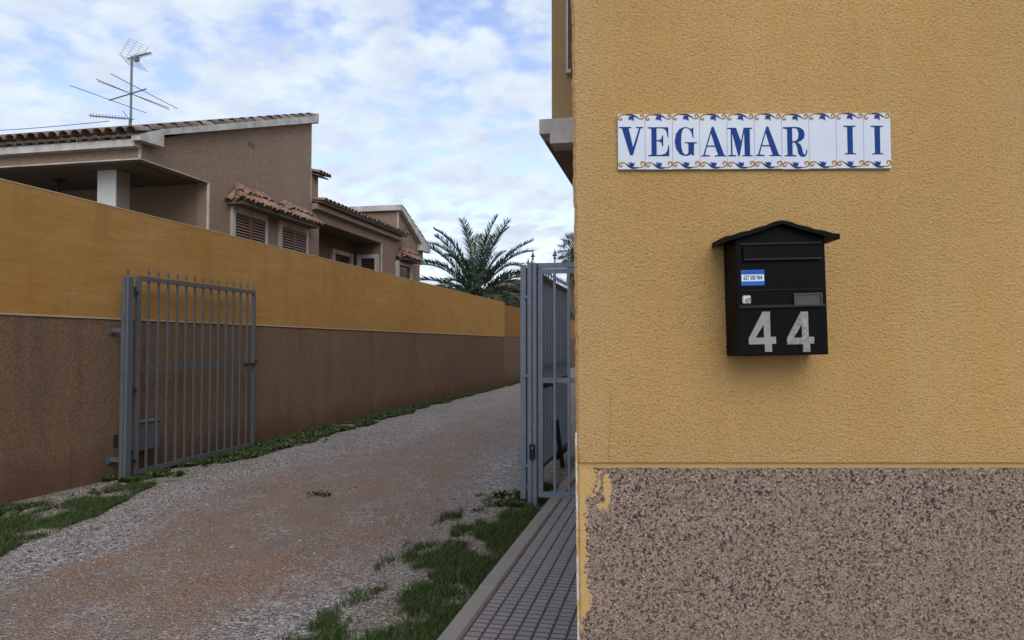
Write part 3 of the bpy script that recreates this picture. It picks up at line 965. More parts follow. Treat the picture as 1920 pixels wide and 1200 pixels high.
def strip_wall(x_face, th, y0, y1, z0, z1, n, amp, seed):
    b = MB(); vs = []
    for k in range(n + 1):
        y = y0 + (y1 - y0) * (k / n) ** 1.4
        wt = amp * mn.noise(Vector((seed, y * 0.7, 0))) + amp * 0.5 * mn.noise(Vector((seed, y * 3.1, 4)))
        dx = 0.004 * mn.noise(Vector((seed, y * 1.1, 9)))
        vs += [(x_face + dx, y, z0), (x_face + dx, y, z1 + wt), (x_face - th, y, z1 + wt), (x_face - th, y, z0)]
    b.add(vs, [(k * 4 + i, k * 4 + (i + 1) % 4, (k + 1) * 4 + (i + 1) % 4, (k + 1) * 4 + i) for k in range(n) for i in range(4)])
    b.f += [(0, 1, 2, 3), (n * 4 + 3, n * 4 + 2, n * 4 + 1, n * 4)]
    return b


def loc_build(b, name, mat, parent, smooth=False):
    """b in world coords, parent unrotated"""
    p = parent.location
    b.v = [(v[0] - p[0], v[1] - p[1], v[2] - p[2]) for v in b.v]
    return b.build(name, mat, parent, smooth)


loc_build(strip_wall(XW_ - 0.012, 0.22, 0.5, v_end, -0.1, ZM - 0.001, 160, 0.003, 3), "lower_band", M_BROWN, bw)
loc_build(strip_wall(XW_, 0.24, 0.5, v_end, ZM + 0.02, ZT - 0.012, 200, 0.004, 5), "upper_band", M_OCH, bw)
loc_build(strip_wall(XW_ + 0.002, 0.24, 0.5, v_end, ZM, ZM + 0.019, 120, 0.001, 5), "band_edge", M_LIME, bw)
loc_build(strip_wall(XW_ + 0.004, 0.25, 0.5, v_end, ZT - 0.012, ZT, 200, 0.004, 5), "coping", M_LIME, bw)
gw = thing("garden_wall", "orange rendered wall that carries on beyond the ochre wall's end", "wall", (XW_, v_end, 0))
loc_build(strip_wall(XW_ - 0.10, 0.2, v_end + 0.02, 75, ZM, ZT - 0.05, 40, 0.01, 8), "upper_band", M_ORG, gw)
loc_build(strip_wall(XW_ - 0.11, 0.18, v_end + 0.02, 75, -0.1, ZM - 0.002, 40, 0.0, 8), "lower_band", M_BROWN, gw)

# ------------------------------------------------------------------ gates
def spear(b, x, y, z, s=1.0):
    """small cast spear finial"""
    b.lathe((x, y, z), [(0.006 * s, 0), (0.006 * s, 0.03 * s), (0.014 * s, 0.036 * s), (0.014 * s, 0.042 * s), (0.006 * s, 0.05 * s),
                        (0.017 * s, 0.068 * s), (0.007 * s, 0.095 * s), (0.0015 * s, 0.125 * s)], 6)
    b.box(x - 0.022 * s, x + 0.022 * s, y - 0.004, y + 0.004, z + 0.056 * s, z + 0.066 * s)


def gate_leaf(parent, x, y0, y1, z0, z1, mat, nb, parts_label=None, finials=True, rail_mat=None, bw=0.022):
    """leaf parallel to the alley at x, from y0 (hinge) to y1"""
    t = 0.02
    b = MB()
    b.box(x - t, x + t, y0, y0 + 0.05, z0, z1); b.box(x - t, x + t, y1 - 0.05, y1, z0, z1)
    b.box(x - t, x + t, y0 + 0.05, y1 - 0.05, z0, z0 + 0.05); b.box(x - t, x + t, y0 + 0.05, y1 - 0.05, z1 - 0.05, z1)
    loc_build(b, "frame", mat, parent)
    zm = z0 + (z1 - z0) * 0.53
    for i in range(1, nb):
        y = y0 + 0.025 + (y1 - y0 - 0.05) * i / nb
        b = MB(); b.box(x - bw / 2, x + bw / 2, y - bw / 2, y + bw / 2, z0 + 0.05, z1 - 0.05)
        loc_build(b, "bar", mat, parent)
    b = MB(); b.box(x - 0.008, x + 0.008, y0 + 0.05, y1 - 0.05, zm - 0.02, zm + 0.02)
    # pass behind the bars
    b.v = [(v[0] - 0.026, v[1], v[2]) for v in b.v]
    loc_build(b, "mid_rail", rail_mat or mat, parent)
    if finials:
        for i in range(1, nb + 1):
            y = y0 + 0.025 + (y1 - y0 - 0.05) * i / nb
            b = MB(); spear(b, x, y, z1, 0.95)
            loc_build(b, "finial", mat, parent)


# left
pp = hit(237, 700, 'x', XW_ + 0.19)
gx_ = pp.x; gy_ = pp.y
lg = thing("gate_leaf", "open galvanised barred gate leaf standing against the ochre and brown wall", "gate", (gx_, gy_, 0))
zt = hit(240, 518, 'y', gy_).z
b = MB()
b.bevbox(gx_ - 0.045, gx_ - 0.002, gy_ - 0.05, gy_ + 0.05, -0.1, zt, 0.006)
b.bevbox(gx_ + 0.002, gx_ + 0.040, gy_ - 0.045, gy_ + 0.05, -0.1, zt - 0.004, 0.006)
post = loc_build(b, "gate_post", M_GALV, lg)
b = MB(); spear(b, gx_, gy_, zt, 1.0); loc_build(b, "finial", M_GALV, lg)
for py_ in (619, 862):
    z = hit(228, py_, 'y', gy_).z
    b = MB(); b.box(XW_ - 0.01, gx_ - 0.05, gy_ - 0.02, gy_ + 0.02, z - 0.025, z + 0.025)
    b.box(XW_ - 0.005, XW_ + 0.006, gy_ - 0.05, gy_ + 0.05, z - 0.05, z + 0.05)
    loc_build(b, "wall_bracket", M_GALV, lg)
zph = hit(229, 826, 'y', gy_).z
b = MB(); b.bevbox(gx_ - 0.085, gx_ - 0.045, gy_ - 0.085, gy_ - 0.052, zph - 0.07, zph + 0.07, 0.006)
loc_build(b, "photocell", M_BLKPL, lg)
LX = gx_ + 0.0
ly0 = hit(254, 700, 'x', LX).y; ly1 = hit(476.5, 700, 'x', LX).y
lz1 = hit(256, 517, 'x', LX).z; lz0 = hit(256, 889, 'x', LX).z
print("left leaf", LX, ly0, ly1, lz0, lz1, "post", gx_, gy_, zt)
gate_leaf(lg, LX, ly0, ly1, lz0, lz1, M_GALV, 14)
for z in (lz1 - 0.19, lz0 + 0.95, lz0 + 0.16):
    b = MB(); b.tube((LX + 0.02, gy_ + 0.075, z - 0.06), (LX + 0.02, gy_ + 0.075, z + 0.06), 0.016, 10)
    b.box(LX - 0.012, LX + 0.024, gy_ + 0.05, ly0 + 0.002, z - 0.012, z + 0.012)
    loc_build(b, "hinge", M_IRON, lg)
zk = lz0 + (lz1 - lz0) * 0.53
b = MB(); b.box(LX + 0.021, LX + 0.045, ly1 - 0.30, ly1 - 0.03, zk - 0.03, zk + 0.012)
b.tube((LX + 0.035, ly1 - 0.02, zk + 0.03), (LX + 0.035, ly1 + 0.03, zk + 0.03), 0.02, 10)
loc_build(b, "lock", M_IRON, lg)

# grey utility box on the wall behind that leaf
ub0 = hit(268, 792, 'x', XW_ + 0.09); ub1 = hit(297, 838, 'x', XW_ + 0.09)
ub = thing("utility_box", "small grey cabinet fixed low on the wall behind the open leaf", "cabinet", (XW_, (ub0.y + ub1.y) / 2, ub1.z))
b = MB(); b.bevbox(XW_ - 0.01, XW_ + 0.11, ub0.y - 0.12, ub1.y, ub1.z, ub0.z, 0.006)
loc_build(b, "cabinet", Mat("grey_cabinet_paint", (0.12, 0.12, 0.135), 0.6).m, ub)
b = MB(); b.bevbox(XW_ - 0.01, XW_ + 0.13, ub0.y - 0.13, ub1.y + 0.01, ub0.z, ub0.z + 0.02, 0.003)
loc_build(b, "cabinet_lid", Mat("grey_lid_paint", (0.17, 0.16, 0.15), 0.6).m, ub)
b = MB(); b.tube((XW_ + 0.04, (ub0.y + ub1.y) / 2, 0.0), (XW_ + 0.04, (ub0.y + ub1.y) / 2, ub1.z), 0.02, 8)
loc_build(b, "conduit", M_BLKPL, ub)

# right post with the pedestrian gate
rp = hit(999.5, 948, 'z', 0.0)
rx, ry = rp.x, rp.y
print("right post", rx, ry)
pg = thing("pedestrian_gate", "blue grey steel pedestrian gate and post between driveway and yellow building", "gate", (rx, ry, 0))
zr = hit(999, 492, 'y', ry - 0.05).z
hw = 0.045
b = MB(); b.bevbox(rx - hw, rx - 0.001, ry - hw, ry + hw, -0.1, zr, 0.006)
b.bevbox(rx + 0.001, rx + hw, ry - hw + 0.004, ry + hw, -0.1, zr - 0.003, 0.006)
loc_build(b, "gate_post", M_GALV2, pg)
b = MB(); spear(b, rx, ry, zr, 1.0); loc_build(b, "finial", M_GALV2, pg)
z = hit(999, 847, 'y', ry - 0.05).z
b = MB(); b.bevbox(rx - 0.022, rx + 0.028, ry - 0.075, ry - hw - 0.001, z - 0.07, z + 0.07, 0.006)
loc_build(b, "photocell", M_BLKPL, pg)
b = MB(); b.box(rx + 0.002, rx + 0.012, ry - 0.0775, ry - 0.0755, z + 0.03, z + 0.042)
loc_build(b, "indicator", Mat("pale_lens", (0.5, 0.5, 0.5), 0.3).m, pg)
zt0 = hit(1012, 503, 'y', ry).z; zg1 = zt0 - 0.006
b = MB(); b.box(rx + hw, XS - 0.001, ry - 0.02, ry + 0.02, zt0, zr - 0.004)
loc_build(b, "lintel", M_GALV2, pg)
g0 = hit(1009.5, 700, 'y', ry).x; g1 = XS - 0.03
zb0 = hit(1020, 932, 'y', ry).z
t = 0.02
b = MB()
b.box(g0, g0 + 0.045, ry - t, ry + t, zb0, zg1); b.box(g1 - 0.045, g1, ry - t, ry + t, zb0, zg1)
b.box(g0 + 0.045, g1 - 0.045, ry - t, ry + t, zb0, zb0 + 0.05); b.box(g0 + 0.045, g1 - 0.045, ry - t, ry + t, zg1 - 0.045, zg1)
loc_build(b, "frame", M_GALV2, pg)
zmr = hit(1030, 713, 'y', ry).z
b = MB(); b.box(g0 + 0.045, g1 - 0.045, ry - 0.012, ry + 0.012, zmr - 0.025, zmr + 0.025)
loc_build(b, "mid_rail", M_GALV2, pg)
xb0 = hit(1040.5, 700, 'y', ry).x; dxb = hit(1067, 700, 'y', ry).x - xb0
x = xb0
while x < g1 - 0.05:
    b = MB(); b.box(x - 0.012, x + 0.012, ry - 0.024, ry, zb0 + 0.045, zg1 - 0.04)
    loc_build(b, "bar", M_GALV2, pg)
    b = MB(); spear(b, x, ry, zr, 1.05); loc_build(b, "finial", M_GALV2, pg)
    x += dxb

# right vehicle leaf, open, running away beyond the post
rl_x = hit(987, 700, 'y', ry + 0.22).x - 0.01
rg = thing("gate_leaf", "open blue grey gate leaf seen edge on behind the pedestrian gate post", "gate", (rl_x, ry + 0.15, 0))
ry0 = ry + 0.16
ry1 = hit(1062, 700, 'x', rl_x).y
print("right leaf", rl_x, ry0, ry1)
rz1 = hit(985.5, 497, 'y', ry0).z; rz0 = 0.16
gate_leaf(rg, rl_x, ry0, ry1, rz0, rz1 - 0.02, M_GALV2, 16, rail_mat=M_RUST, bw=0.034)
b = MB(); b.box(rl_x - 0.03, rl_x + 0.021, ry0 - 0.03, ry0 - 0.001, 0.03, rz1)
loc_build(b, "hinge_stile", M_GALV2, rg)
for z in (0.35, 1.2, 1.95):
    b = MB(); b.box(rl_x + 0.0, rx, ry0 - 0.05, ry0 - 0.031, z - 0.015, z + 0.015)
    loc_build(b, "hinge", M_GALV2, rg)
b = MB()
b.prism([(rl_x + 0.04, ry1 - 1.30, 0.62), (rl_x + 0.04, ry1 - 1.24, 0.62), (rl_x + 0.04, ry1 - 0.72, 0.0), (rl_x + 0.04, ry1 - 0.84, 0.0)], (0.04, 0, 0))
loc_build(b, "drop_brace", M_RUST, rg)
b = MB(); b.box(rl_x + 0.022, rl_x + 0.06, ry0 + 0.35, ry1 - 0.1, 1.03, 1.09)
loc_build(b, "opener_arm", M_RUST, rg)
b = MB(); b.box(rl_x - 0.03, rl_x + 0.03, ry1 - 1.0, ry1, 0.10, 0.158)
loc_build(b, "floor_guide", M_RUST, rg)

# ------------------------------------------------------------------ tiled roofs
def tile_field(b, O, A, B, cols, rows, w=0.2, Lt=0.34, r=0.078, segs=5, jit=0.006, flip=False):
    """cover tiles: O eave corner, A unit along eave, B unit up slope"""
    A = Vector(A).normalized(); B = Vector(B).normalized(); Nn = A.cross(B)
    if Nn.z < 0: Nn = -Nn
    O = Vector(O)
    for j in range(rows):
        for i in range(cols):
            c = O + A * (w * (i + 0.5) + random.uniform(-jit, jit)) + B * (Lt * j + random.uniform(-jit, jit) * 2)
            tw = random.uniform(-0.03, 0.03)
            Bt = (B + A * tw).normalized()
            vs = []
            for (s, rr, lift) in ((0.0, r * 1.08, 0.030), (Lt + 0.05, r * 0.86, 0.004)):
                for rad in (rr, rr - 0.013):
                    for k in range(segs + 1):
                        a = math.pi * k / segs
                        vs.append(c + Bt * s + A * (math.cos(a) * rad) + Nn * (math.sin(a) * rad * 0.85 + lift))
            n = segs + 1
            fs = []
            for k in range(segs):
                fs.append((k, k + 1, 2 * n + k + 1, 2 * n + k))            # outer
                fs.append((n + k, 3 * n + k, 3 * n + k + 1, n + k + 1))    # inner
                fs.append((k, n + k, n + k + 1, k + 1))                    # lower end
            fs.append((0, 2 * n, 3 * n, n)); fs.append((segs, n + segs, 3 * n + segs, 2 * n + segs))
            b.add(vs, fs)
    return b


def pan_sheet(b, O, A, B, wA, wB, th=0.03):
    O = Vector(O); A = Vector(A).normalized() * wA; B = Vector(B).normalized() * wB
    Nn = A.cross(B).normalized()
    if Nn.z < 0: Nn = -Nn
    b.prism([O, O + A, O + A + B, O + B], -Nn * th)
    return b


# ------------------------------------------------------------------ main house
U = -8.0
UB = -21.0
M_PBACK = Mat("recess_shade_render", (0.19, 0.137, 0.10), 0.95).m  # house render darkened, putting porch and terrace shade into the colour
H1 = thing("brown_house", "brown rendered house with sloping tiled roof and open porch behind the wall", "house", (U, 14, 0))
v0 = hit(262, 296, 'x', U).y; zbm = hit(262, 296, 'x', U).z
v1 = hit(583, 300, 'x', U).y
vP = hit(393, 345, 'x', U).y
vE = hit(598, 430, 'x', U).y
z_top1 = hit(583, 222, 'x', U).z
z_top0 = hit(263, 268, 'x', U).z
print("house v0", v0, "zbm", zbm, "v1", v1, "vP", vP, "ztop0", z_top0, "ztop1", z_top1, "vE", vE)
sl_ = (z_top1 - z_top0) / (v1 - v0)
zBt = hit(583, 389, 'x', U).z                # B beam top
TH = 0.25
b = MB()
# gable skin above the porch and down to ground beyond it
prof = [(v0, zbm), (v0, z_top0 + 0.02), (v1, z_top1 + 0.10), (v1, zBt - 0.0), (vE, zBt), (vE, 0), (vP, 0), (vP, zbm)]
b.prism([(U, y, z) for y, z in prof], (-TH, 0, 0))
loc_build(b, "gable_wall", M_HOUSE, H1)
# street-side beam
b = MB(); b.box(UB, U - TH - 0.001, v0, v0 + 0.25, zbm, z_top0 + 0.1)
loc_build(b, "porch_beam", M_HOUSE, H1)
# corner strips
b = MB(); b.box(U - 0.02, U + 0.006, v0 - 0.006, v0 + 0.035, zbm, z_top0 - 0.02)
loc_build(b, "corner_trim", M_TRIM, H1)
b = MB(); b.box(U - 0.03, U + 0.006, vP - 0.035, vP, 1.2, zbm - 0.001)
loc_build(b, "porch_jamb", M_TRIM, H1)
b = MB(); b.box(UB, U - 0.001, v0 - 0.006, v0 + 0.03, zbm - 0.022, zbm - 0.002); b.box(U - 0.02, U + 0.006, v0 + 0.03, vP, zbm - 0.018, zbm - 0.002)
loc_build(b, "beam_drip_edge", M_TRIM, H1)
# porch ceiling and back walls
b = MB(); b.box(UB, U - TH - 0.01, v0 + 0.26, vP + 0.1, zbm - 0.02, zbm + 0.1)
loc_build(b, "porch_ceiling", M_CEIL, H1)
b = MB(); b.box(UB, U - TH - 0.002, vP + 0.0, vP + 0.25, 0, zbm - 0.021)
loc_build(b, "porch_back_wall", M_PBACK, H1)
b = MB(); b.box(UB, U - TH - 0.002, v1 - 0.25, v1 - 0.002, 0, z_top1 - 0.05)
loc_build(b, "rear_wall", M_HOUSE, H1)
b = MB(); b.box(UB, UB + 0.25, v0, v1, 0, z_top0)
loc_build(b, "far_side_wall", M_HOUSE, H1)
b = MB(); b.box(UB, U - 0.02, v0, vP, 0.0, 1.2)
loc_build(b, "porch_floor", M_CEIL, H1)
b = MB(); b.box(UB, U - TH - 0.3, v0 + 0.02, v0 + 0.2, 1.2, 3.0); b.box(U - TH, U - 0.05, v0 + 0.2, vP - 0.04, 1.2, 3.0)  # unseen walls added to block low light from reaching the porch interior
loc_build(b, "porch_light_block", M_HOUSE, H1)
# fascia street-side
zf0 = hit(258, 273, 'y', v0 - 0.14).z; zf1 = hit(258, 259, 'y', v0 - 0.14).z
UX = U + 0.16
b = MB(); b.box(UB, U + 0.02, v0 - 0.14, v0 - 0.002, zf0, zf1)
loc_build(b, "eave_fascia", M_TRIM, H1)
# verge: boxed end of the eave then a sloping board
vN = hit(308, 262, 'x', UX).y
zA = hit(262, 257, 'x', UX).z
zNl = hit(308, 276, 'x', UX).z; zNu = hit(308, 253, 'x', UX).z
zPk_l = hit(584, 222, 'x', UX).z; zPk_u = hit(584, 213, 'x', UX).z
zN_u2 = hit(308, 245, 'x', UX).z
vv0 = hit(263, 262, 'x', UX).y
zl0 = hit(263, 262, 'x', UX).z
b = MB()
b.prism([(UX, y, z) for y, z in [(vv0, zl0), (vN, zNl), (vN, zNu), (v1, zPk_l), (v1, zPk_u + 0.05), (vN, zN_u2 + 0.03), (vv0, zA + 0.05)]], (-0.155, 0, 0))
loc_build(b, "verge_board", M_TRIM, H1)
b = MB(); b.box(U - 0.05, UX + 0.01, v1 + 0.001, v1 + 0.03, zPk_l - 0.02, zPk_u + 0.10)
loc_build(b, "ridge_cap_end", M_TRIM, H1)
b = MB(); b.box(U - TH, U + 0.003, v1 + 0.001, v1 + 0.028, zBt + 0.1, zPk_l)
loc_build(b, "rear_corner_trim", M_TRIM, H1)
# roof
zr0 = zA + 0.06; zr1 = zPk_u + 0.01
vr0 = v0 - 0.22
Bv = Vector((0, v1 - vr0, zr1 - zr0)); 
b = MB(); pan_sheet(b, (UB, vr0 + 0.02, zr0), (1, 0, 0), Bv, UX - UB - 0.005, Bv.length + 0.02, 0.03)
roof = loc_build(b, "roof", M_TBASE, H1)
b = MB()
ncol = int((UX - UB) / 0.2)
tile_field(b, (UX - ncol * 0.2 + 0.0, vr0 - 0.03, zr0 + 0.002), (1, 0, 0), Bv, ncol, int(Bv.length / 0.34) + 1, r=0.088)
tile_field(b, (UX - ncol * 0.2 - 0.1, vr0 + 0.03, zr0 - 0.085), (1, 0, 0), (0, 1, 0.05), ncol, 1, r=0.08)
p = H1.location
b.v = [(v[0] - p[0], v[1] - p[1], v[2] - p[2]) for v in b.v]
b.build("roof_tiles", M_TILE, roof)
# column
pc = hit(218, 318, 'z', zbm - 0.02)
wc = (hit(183, 330, 'y', pc.y).x, pc.x)
dcx = hit(244, 330, 'x', pc.x).y
print("column", pc, wc, dcx)
b = MB(); b.box(wc[0], wc[1] - 0.003, pc.y, pc.y + 0.02, 1.2, zbm - 0.021)
c1 = loc_build(b, "column_facing", M_MARB, H1)
b = MB(); b.box(wc[0], wc[1], pc.y + 0.02, dcx, 1.2, zbm - 0.021)
m = Mat("column_plaster", (0.3, 0.27, 0.22), 0.8); m.color(m.mix(m.noise(3, 7, 0.7, sc3=(1, 1, .5)), (0.18, 0.15, 0.12), (0.36, 0.34, 0.30)))
loc_build(b, "column", m.m, H1)
# small vent in the gable
pv_ = hit(471, 272, 'x', U)
b = MB(); b.box(U - 0.01, U + 0.004, pv_.y - 0.11, pv_.y + 0.11, pv_.z - 0.05, pv_.z + 0.05)
vt = loc_build(b, "vent", M_WOOD, H1)
b = MB(); b.box(U + 0.0045, U + 0.03, pv_.y - 0.11, pv_.y - 0.02, pv_.z - 0.05, pv_.z + 0.02)
loc_build(b, "vent_cover", M_TRIM, vt)
vt2 = H1.children[-1]

# chimney-like stack beyond the ridge
cb = hit(596.5, 370, 'x', U + 0.0)
zc1 = -0.02 + hit(590, 336, 'x', U).z
b = MB(); b.box(U - 0.9, U - 0.002, v1 + 0.035, cb.y, zBt - 0.3, zc1 + 0.115)
ch = loc_build(b, "chimney", M_HOUSE, H1)
b = MB(); b.box(U - 0.02, U + 0.004, cb.y - 0.03, cb.y + 0.004, zBt + 0.12, zc1 - 0.02)
loc_build(b, "chimney_trim", M_TRIM, ch) if False else None
b = MB(); tile_field(b, (U + 0.2, v1 + 0.04, zc1 + 0.10), (0, 1, 0), (-1, 0, 0.30), 4, 3, w=(cb.y - v1 + 0.18) / 4)
pan_sheet(b, (U + 0.18, v1 + 0.04, zc1 + 0.09), (0, 1, 0), (-1, 0, 0.30), cb.y - v1 + 0.12, 1.0, 0.03)
b.v = [(v[0] - p[0], v[1] - p[1], v[2] - p[2]) for v in b.v]
b.build("chimney_cap", M_TILE, ch)


def house_window(parent, y0, y1, z0, z1, x, depth=0.06, fr=0.085):
    """surround proud of the wall, louvred shutters within"""
    loc = parent.location
    b = MB()
    b.box(x - 0.01, x + depth, y0, y0 + fr, z0, z1); b.box(x - 0.01, x + depth, y1 - fr, y1, z0, z1)
    b.box(x - 0.01, x + depth, y0 + fr, y1 - fr, z1 - fr * 1.35, z1); b.box(x - 0.01, x + depth, y0 + fr, y1 - fr, z0, z0 + fr)
    wn = loc_build(b, "window", M_TRIM, parent)
    b = MB()
    a0, a1 = y0 + fr, y1 - fr; zz0, zz1 = z0 + fr, z1 - fr * 1.35
    mid = (a0 + a1) / 2
    for (q0, q1) in ((a0, mid), (mid, a1)):
        b.box(x + 0.02, x + 0.05, q0, q0 + 0.05, zz0, zz1); b.box(x + 0.02, x + 0.05, q1 - 0.05, q1, zz0, zz1)
        b.box(x + 0.02, x + 0.05, q0 + 0.05, q1 - 0.05, zz1 - 0.05, zz1); b.box(x + 0.02, x + 0.05, q0 + 0.05, q1 - 0.05, zz0, zz0 + 0.05)
    # reparent into window: window object sits at origin of parent frame, same coordinates
    b.v = [(v[0] - loc[0], v[1] - loc[1], v[2] - loc[2]) for v in b.v]
    b.build("shutter_frame", M_WOOD, wn)
    b = MB()
    for (q0, q1) in ((a0 + 0.05, mid - 0.05), (mid + 0.05, a1 - 0.05)):
        z = zz0 + 0.07
        while z < zz1 - 0.07:
            b.prism([(x + 0.022, q0, z + 0.03), (x + 0.048, q0, z), (x + 0.052, q0, z + 0.006), (x + 0.026, q0, z + 0.038)], (0, q1 - q0, 0))
            z += 0.055
    b.v = [(v[0] - loc[0], v[1] - loc[1], v[2] - loc[2]) for v in b.v]
    b.build("louvres", M_SLAT, wn)
    b = MB(); b.box(x + 0.002, x + 0.012, a0, a1, zz0, zz1)
    b.v = [(v[0] - loc[0], v[1] - loc[1], v[2] - loc[2]) for v in b.v]
    b.build("pane", M_DARK, wn)
    return wn


M_CANB = Mat("canopy_mortar", (0.17, 0.145, 0.12), 0.9).m


def canopy(parent, ya, pk0, pk1, yb, z, rise, x, proj=0.32, mat=M_TILE2):
    """little tiled pent roof hipped at both ends: eave from ya to yb, meeting the wall from pk0 to pk1"""
    loc = parent.location
    b = MB()
    E0 = Vector((x + proj, ya, z)); E1 = Vector((x + proj, yb, z)); W0 = Vector((x, pk0, z + rise)); W1 = Vector((x, pk1, z + rise))
    G0 = Vector((x, ya, z)); G1 = Vector((x, yb, z)); dn = Vector((0, 0, -0.025))
    vs = [G0, E0, E1, G1, W0, W1] + [q + dn for q in (G0, E0, E1, G1)]
    b.add(vs, [(1, 2, 5, 4), (0, 1, 4), (2, 3, 5), (6, 7, 1, 0), (7, 8, 2, 1), (8, 9, 3, 2), (9, 8, 7, 6), (6, 0, 4, 5, 3, 9)])
    cn = loc_build(b, "canopy", M_CANB, parent)
    b = MB()
    w_ = 0.15; n = int((yb - ya) / w_)
    slope = Vector((-proj, 0, rise)); sl1 = slope.length
    for k in range(n):
        yc = ya + (k + 0.5) * (yb - ya) / n
        f = min(1.0, (yc - ya) / max(pk0 - ya, 0.01), (yb - yc) / max(yb - pk1, 0.01))
        Lc = sl1 * max(f, 0.25) + 0.03
        if Lc > 0.30:
            tile_field(b, (x + proj + 0.05, yc - w_ / 2, z + 0.012), (0, 1, 0), slope, 1, 1, w=w_, Lt=Lc * 0.5, r=0.064, jit=0.010)
            tile_field(b, Vector((x + proj + 0.05, yc - w_ / 2, z + 0.03)) + slope.normalized() * Lc * 0.5, (0, 1, 0), slope, 1, 1, w=w_, Lt=Lc * 0.5 - 0.05, r=0.062, jit=0.010)
        else:
            tile_field(b, (x + proj + 0.05, yc - w_ / 2, z + 0.012), (0, 1, 0), slope, 1, 1, w=w_, Lt=Lc, r=0.064, jit=0.010)
    for (g, e, wq, sg) in ((G0, E0, W0, -1), (G1, E1, W1, 1)):      # hip faces and hip ridges
        hs = Vector((0, wq.y - g.y, rise))
        for k in range(2):
            f = (k + 0.6) / 2
            tile_field(b, Vector((x + proj * (k / 2), g.y + sg * 0.05, z + 0.01)), (1, 0, 0), hs, 1, 1, w=proj / 2, Lt=max(0.06, hs.length * (1 - f) * 0.9), r=0.062, jit=0.006)
        d = wq - e
        A_ = Vector((-d.y, d.x, 0)).normalized()
        for k in range(2):
            tile_field(b, e - A_ * 0.075 + d * (k * 0.5) - d * 0.08 + Vector((0, 0, 0.05)), A_, d, 1, 1, w=0.15, Lt=d.length * 0.5, r=0.074, jit=0.004)
    b.v = [(v[0] - loc[0], v[1] - loc[1], v[2] - loc[2]) for v in b.v]
    b.build("canopy_tiles", mat, cn)
    return cn


FX = U + 0.14
w1a = hit(432, 386, 'x', U); w1b = hit(503, 404, 'x', U + 0.06)
w2a = hit(521, 412, 'x', U); w2b = hit(579, 428, 'x', U + 0.06)
zwt = hit(436, 384, 'x', U + 0.06).z
house_window(H1, w1a.y, w1b.y, zwt - 1.4, zwt, U)
house_window(H1, w2a.y, w2b.y, zwt - 1.4, zwt, U)
k0 = hit(425, 376, 'x', U); k1 = hit(445, 353, 'x', U); k2 = hit(489, 368, 'x', U); k3 = hit(519, 395, 'x', U + 0.32)
k4 = hit(533, 388, 'x', U); k5 = hit(567, 398, 'x', U); k6 = hit(600, 424, 'x', U + 0.32)
zc_ = hit(450, 377, 'x', U + 0.32).z
print("canopy", k0, k1, k2, k3, k4, k5, k6, zc_, zwt)
rs_ = k1.z - zc_
canopy(H1, k0.y, k1.y, k2.y, k3.y, zc_, rs_, U)
canopy(H1, k3.y + 0.03, k4.y, k5.y, k6.y, zc_, rs_, U)

# ------------------------------------------------------------------ second house (terrace B + gabled block C)
H2 = thing("far_brown_house", "smaller brown house farther down the alley with recessed terrace and tiled eave", "house", (U, 22, 0))
vB1 = hit(746, 455, 'x', U).y
zB_bt = hit(598.5, 415, 'x', U).z
zB_ft = hit(604, 400, 'x', U).z + 0.0
zE = hit(592, 386, 'x', U + 0.3).z
vR = hit(716.5, 457, 'x', U).y
print("B: vE", vE, "vB1", vB1, "vR", vR, "zbot", zB_bt, "zft", zB_ft, "zE", zE)
zBB = hit(716, 456.6, 'x', U).z
zbb = (zB_bt + zBB) / 2
b = MB()
b.prism([(U, y, z) for y, z in [(vE + 0.002, zbb), (vE + 0.002, zB_ft + 0.25), (vB1, zB_ft + 0.25), (vB1, 0), (vR, 0), (vR, zbb)]], (-TH, 0, 0))
loc_build(b, "terrace_beam", M_HOUSE, H2)
b = MB(); b.box(U - 0.03, U + 0.006, vR - 0.03, vR, 1.2, zbb)
loc_build(b, "terrace_jamb", M_TRIM, H2)
b = MB(); b.prism([(U + 0.004, v1 + 0.05, zB_ft), (U + 0.14, v1 + 0.05, zB_ft + 0.02), (U + 0.14, v1 + 0.05, zB_ft + 0.14), (U + 0.004, v1 + 0.05, zB_ft + 0.14)], (0, vB1 - v1 - 0.1, 0))
m = Mat("fascia_paint", (0.32, 0.26, 0.2), 0.9); m.color(m.mix(m.noise(3, 5), (0.24, 0.19, 0.15), (0.34, 0.28, 0.23)))
loc_build(b, "eave_fascia", m.m, H2)
# recess
pr = hit(664, 480, 'y', vR)
xr = pr.x
b = MB(); b.box(xr - 0.2, xr, v1, vR, 0, zbb + 0.1)
loc_build(b, "terrace_back_wall", M_PBACK, H2)
b = MB(); b.box(xr + 0.001, U - TH - 0.001, vR - 0.001, vR + 0.2, 0, zbb)
loc_build(b, "terrace_end_wall", M_PBACK, H2)
b = MB(); b.box(xr + 0.001, U - TH - 0.001, vE, vR - 0.002, zbb + 0.001, zbb + 0.15)
loc_build(b, "terrace_ceiling", M_CEIL, H2)
b = MB(); b.box(xr + 0.001, U - TH - 0.001, v1, vE, 0, zbb)
loc_build(b, "terrace_near_wall", M_HOUSE, H2)
b = MB(); b.box(xr, U, vE + 0.01, vR, 0.9, 1.2)
loc_build(b, "terrace_floor", M_CEIL, H2)


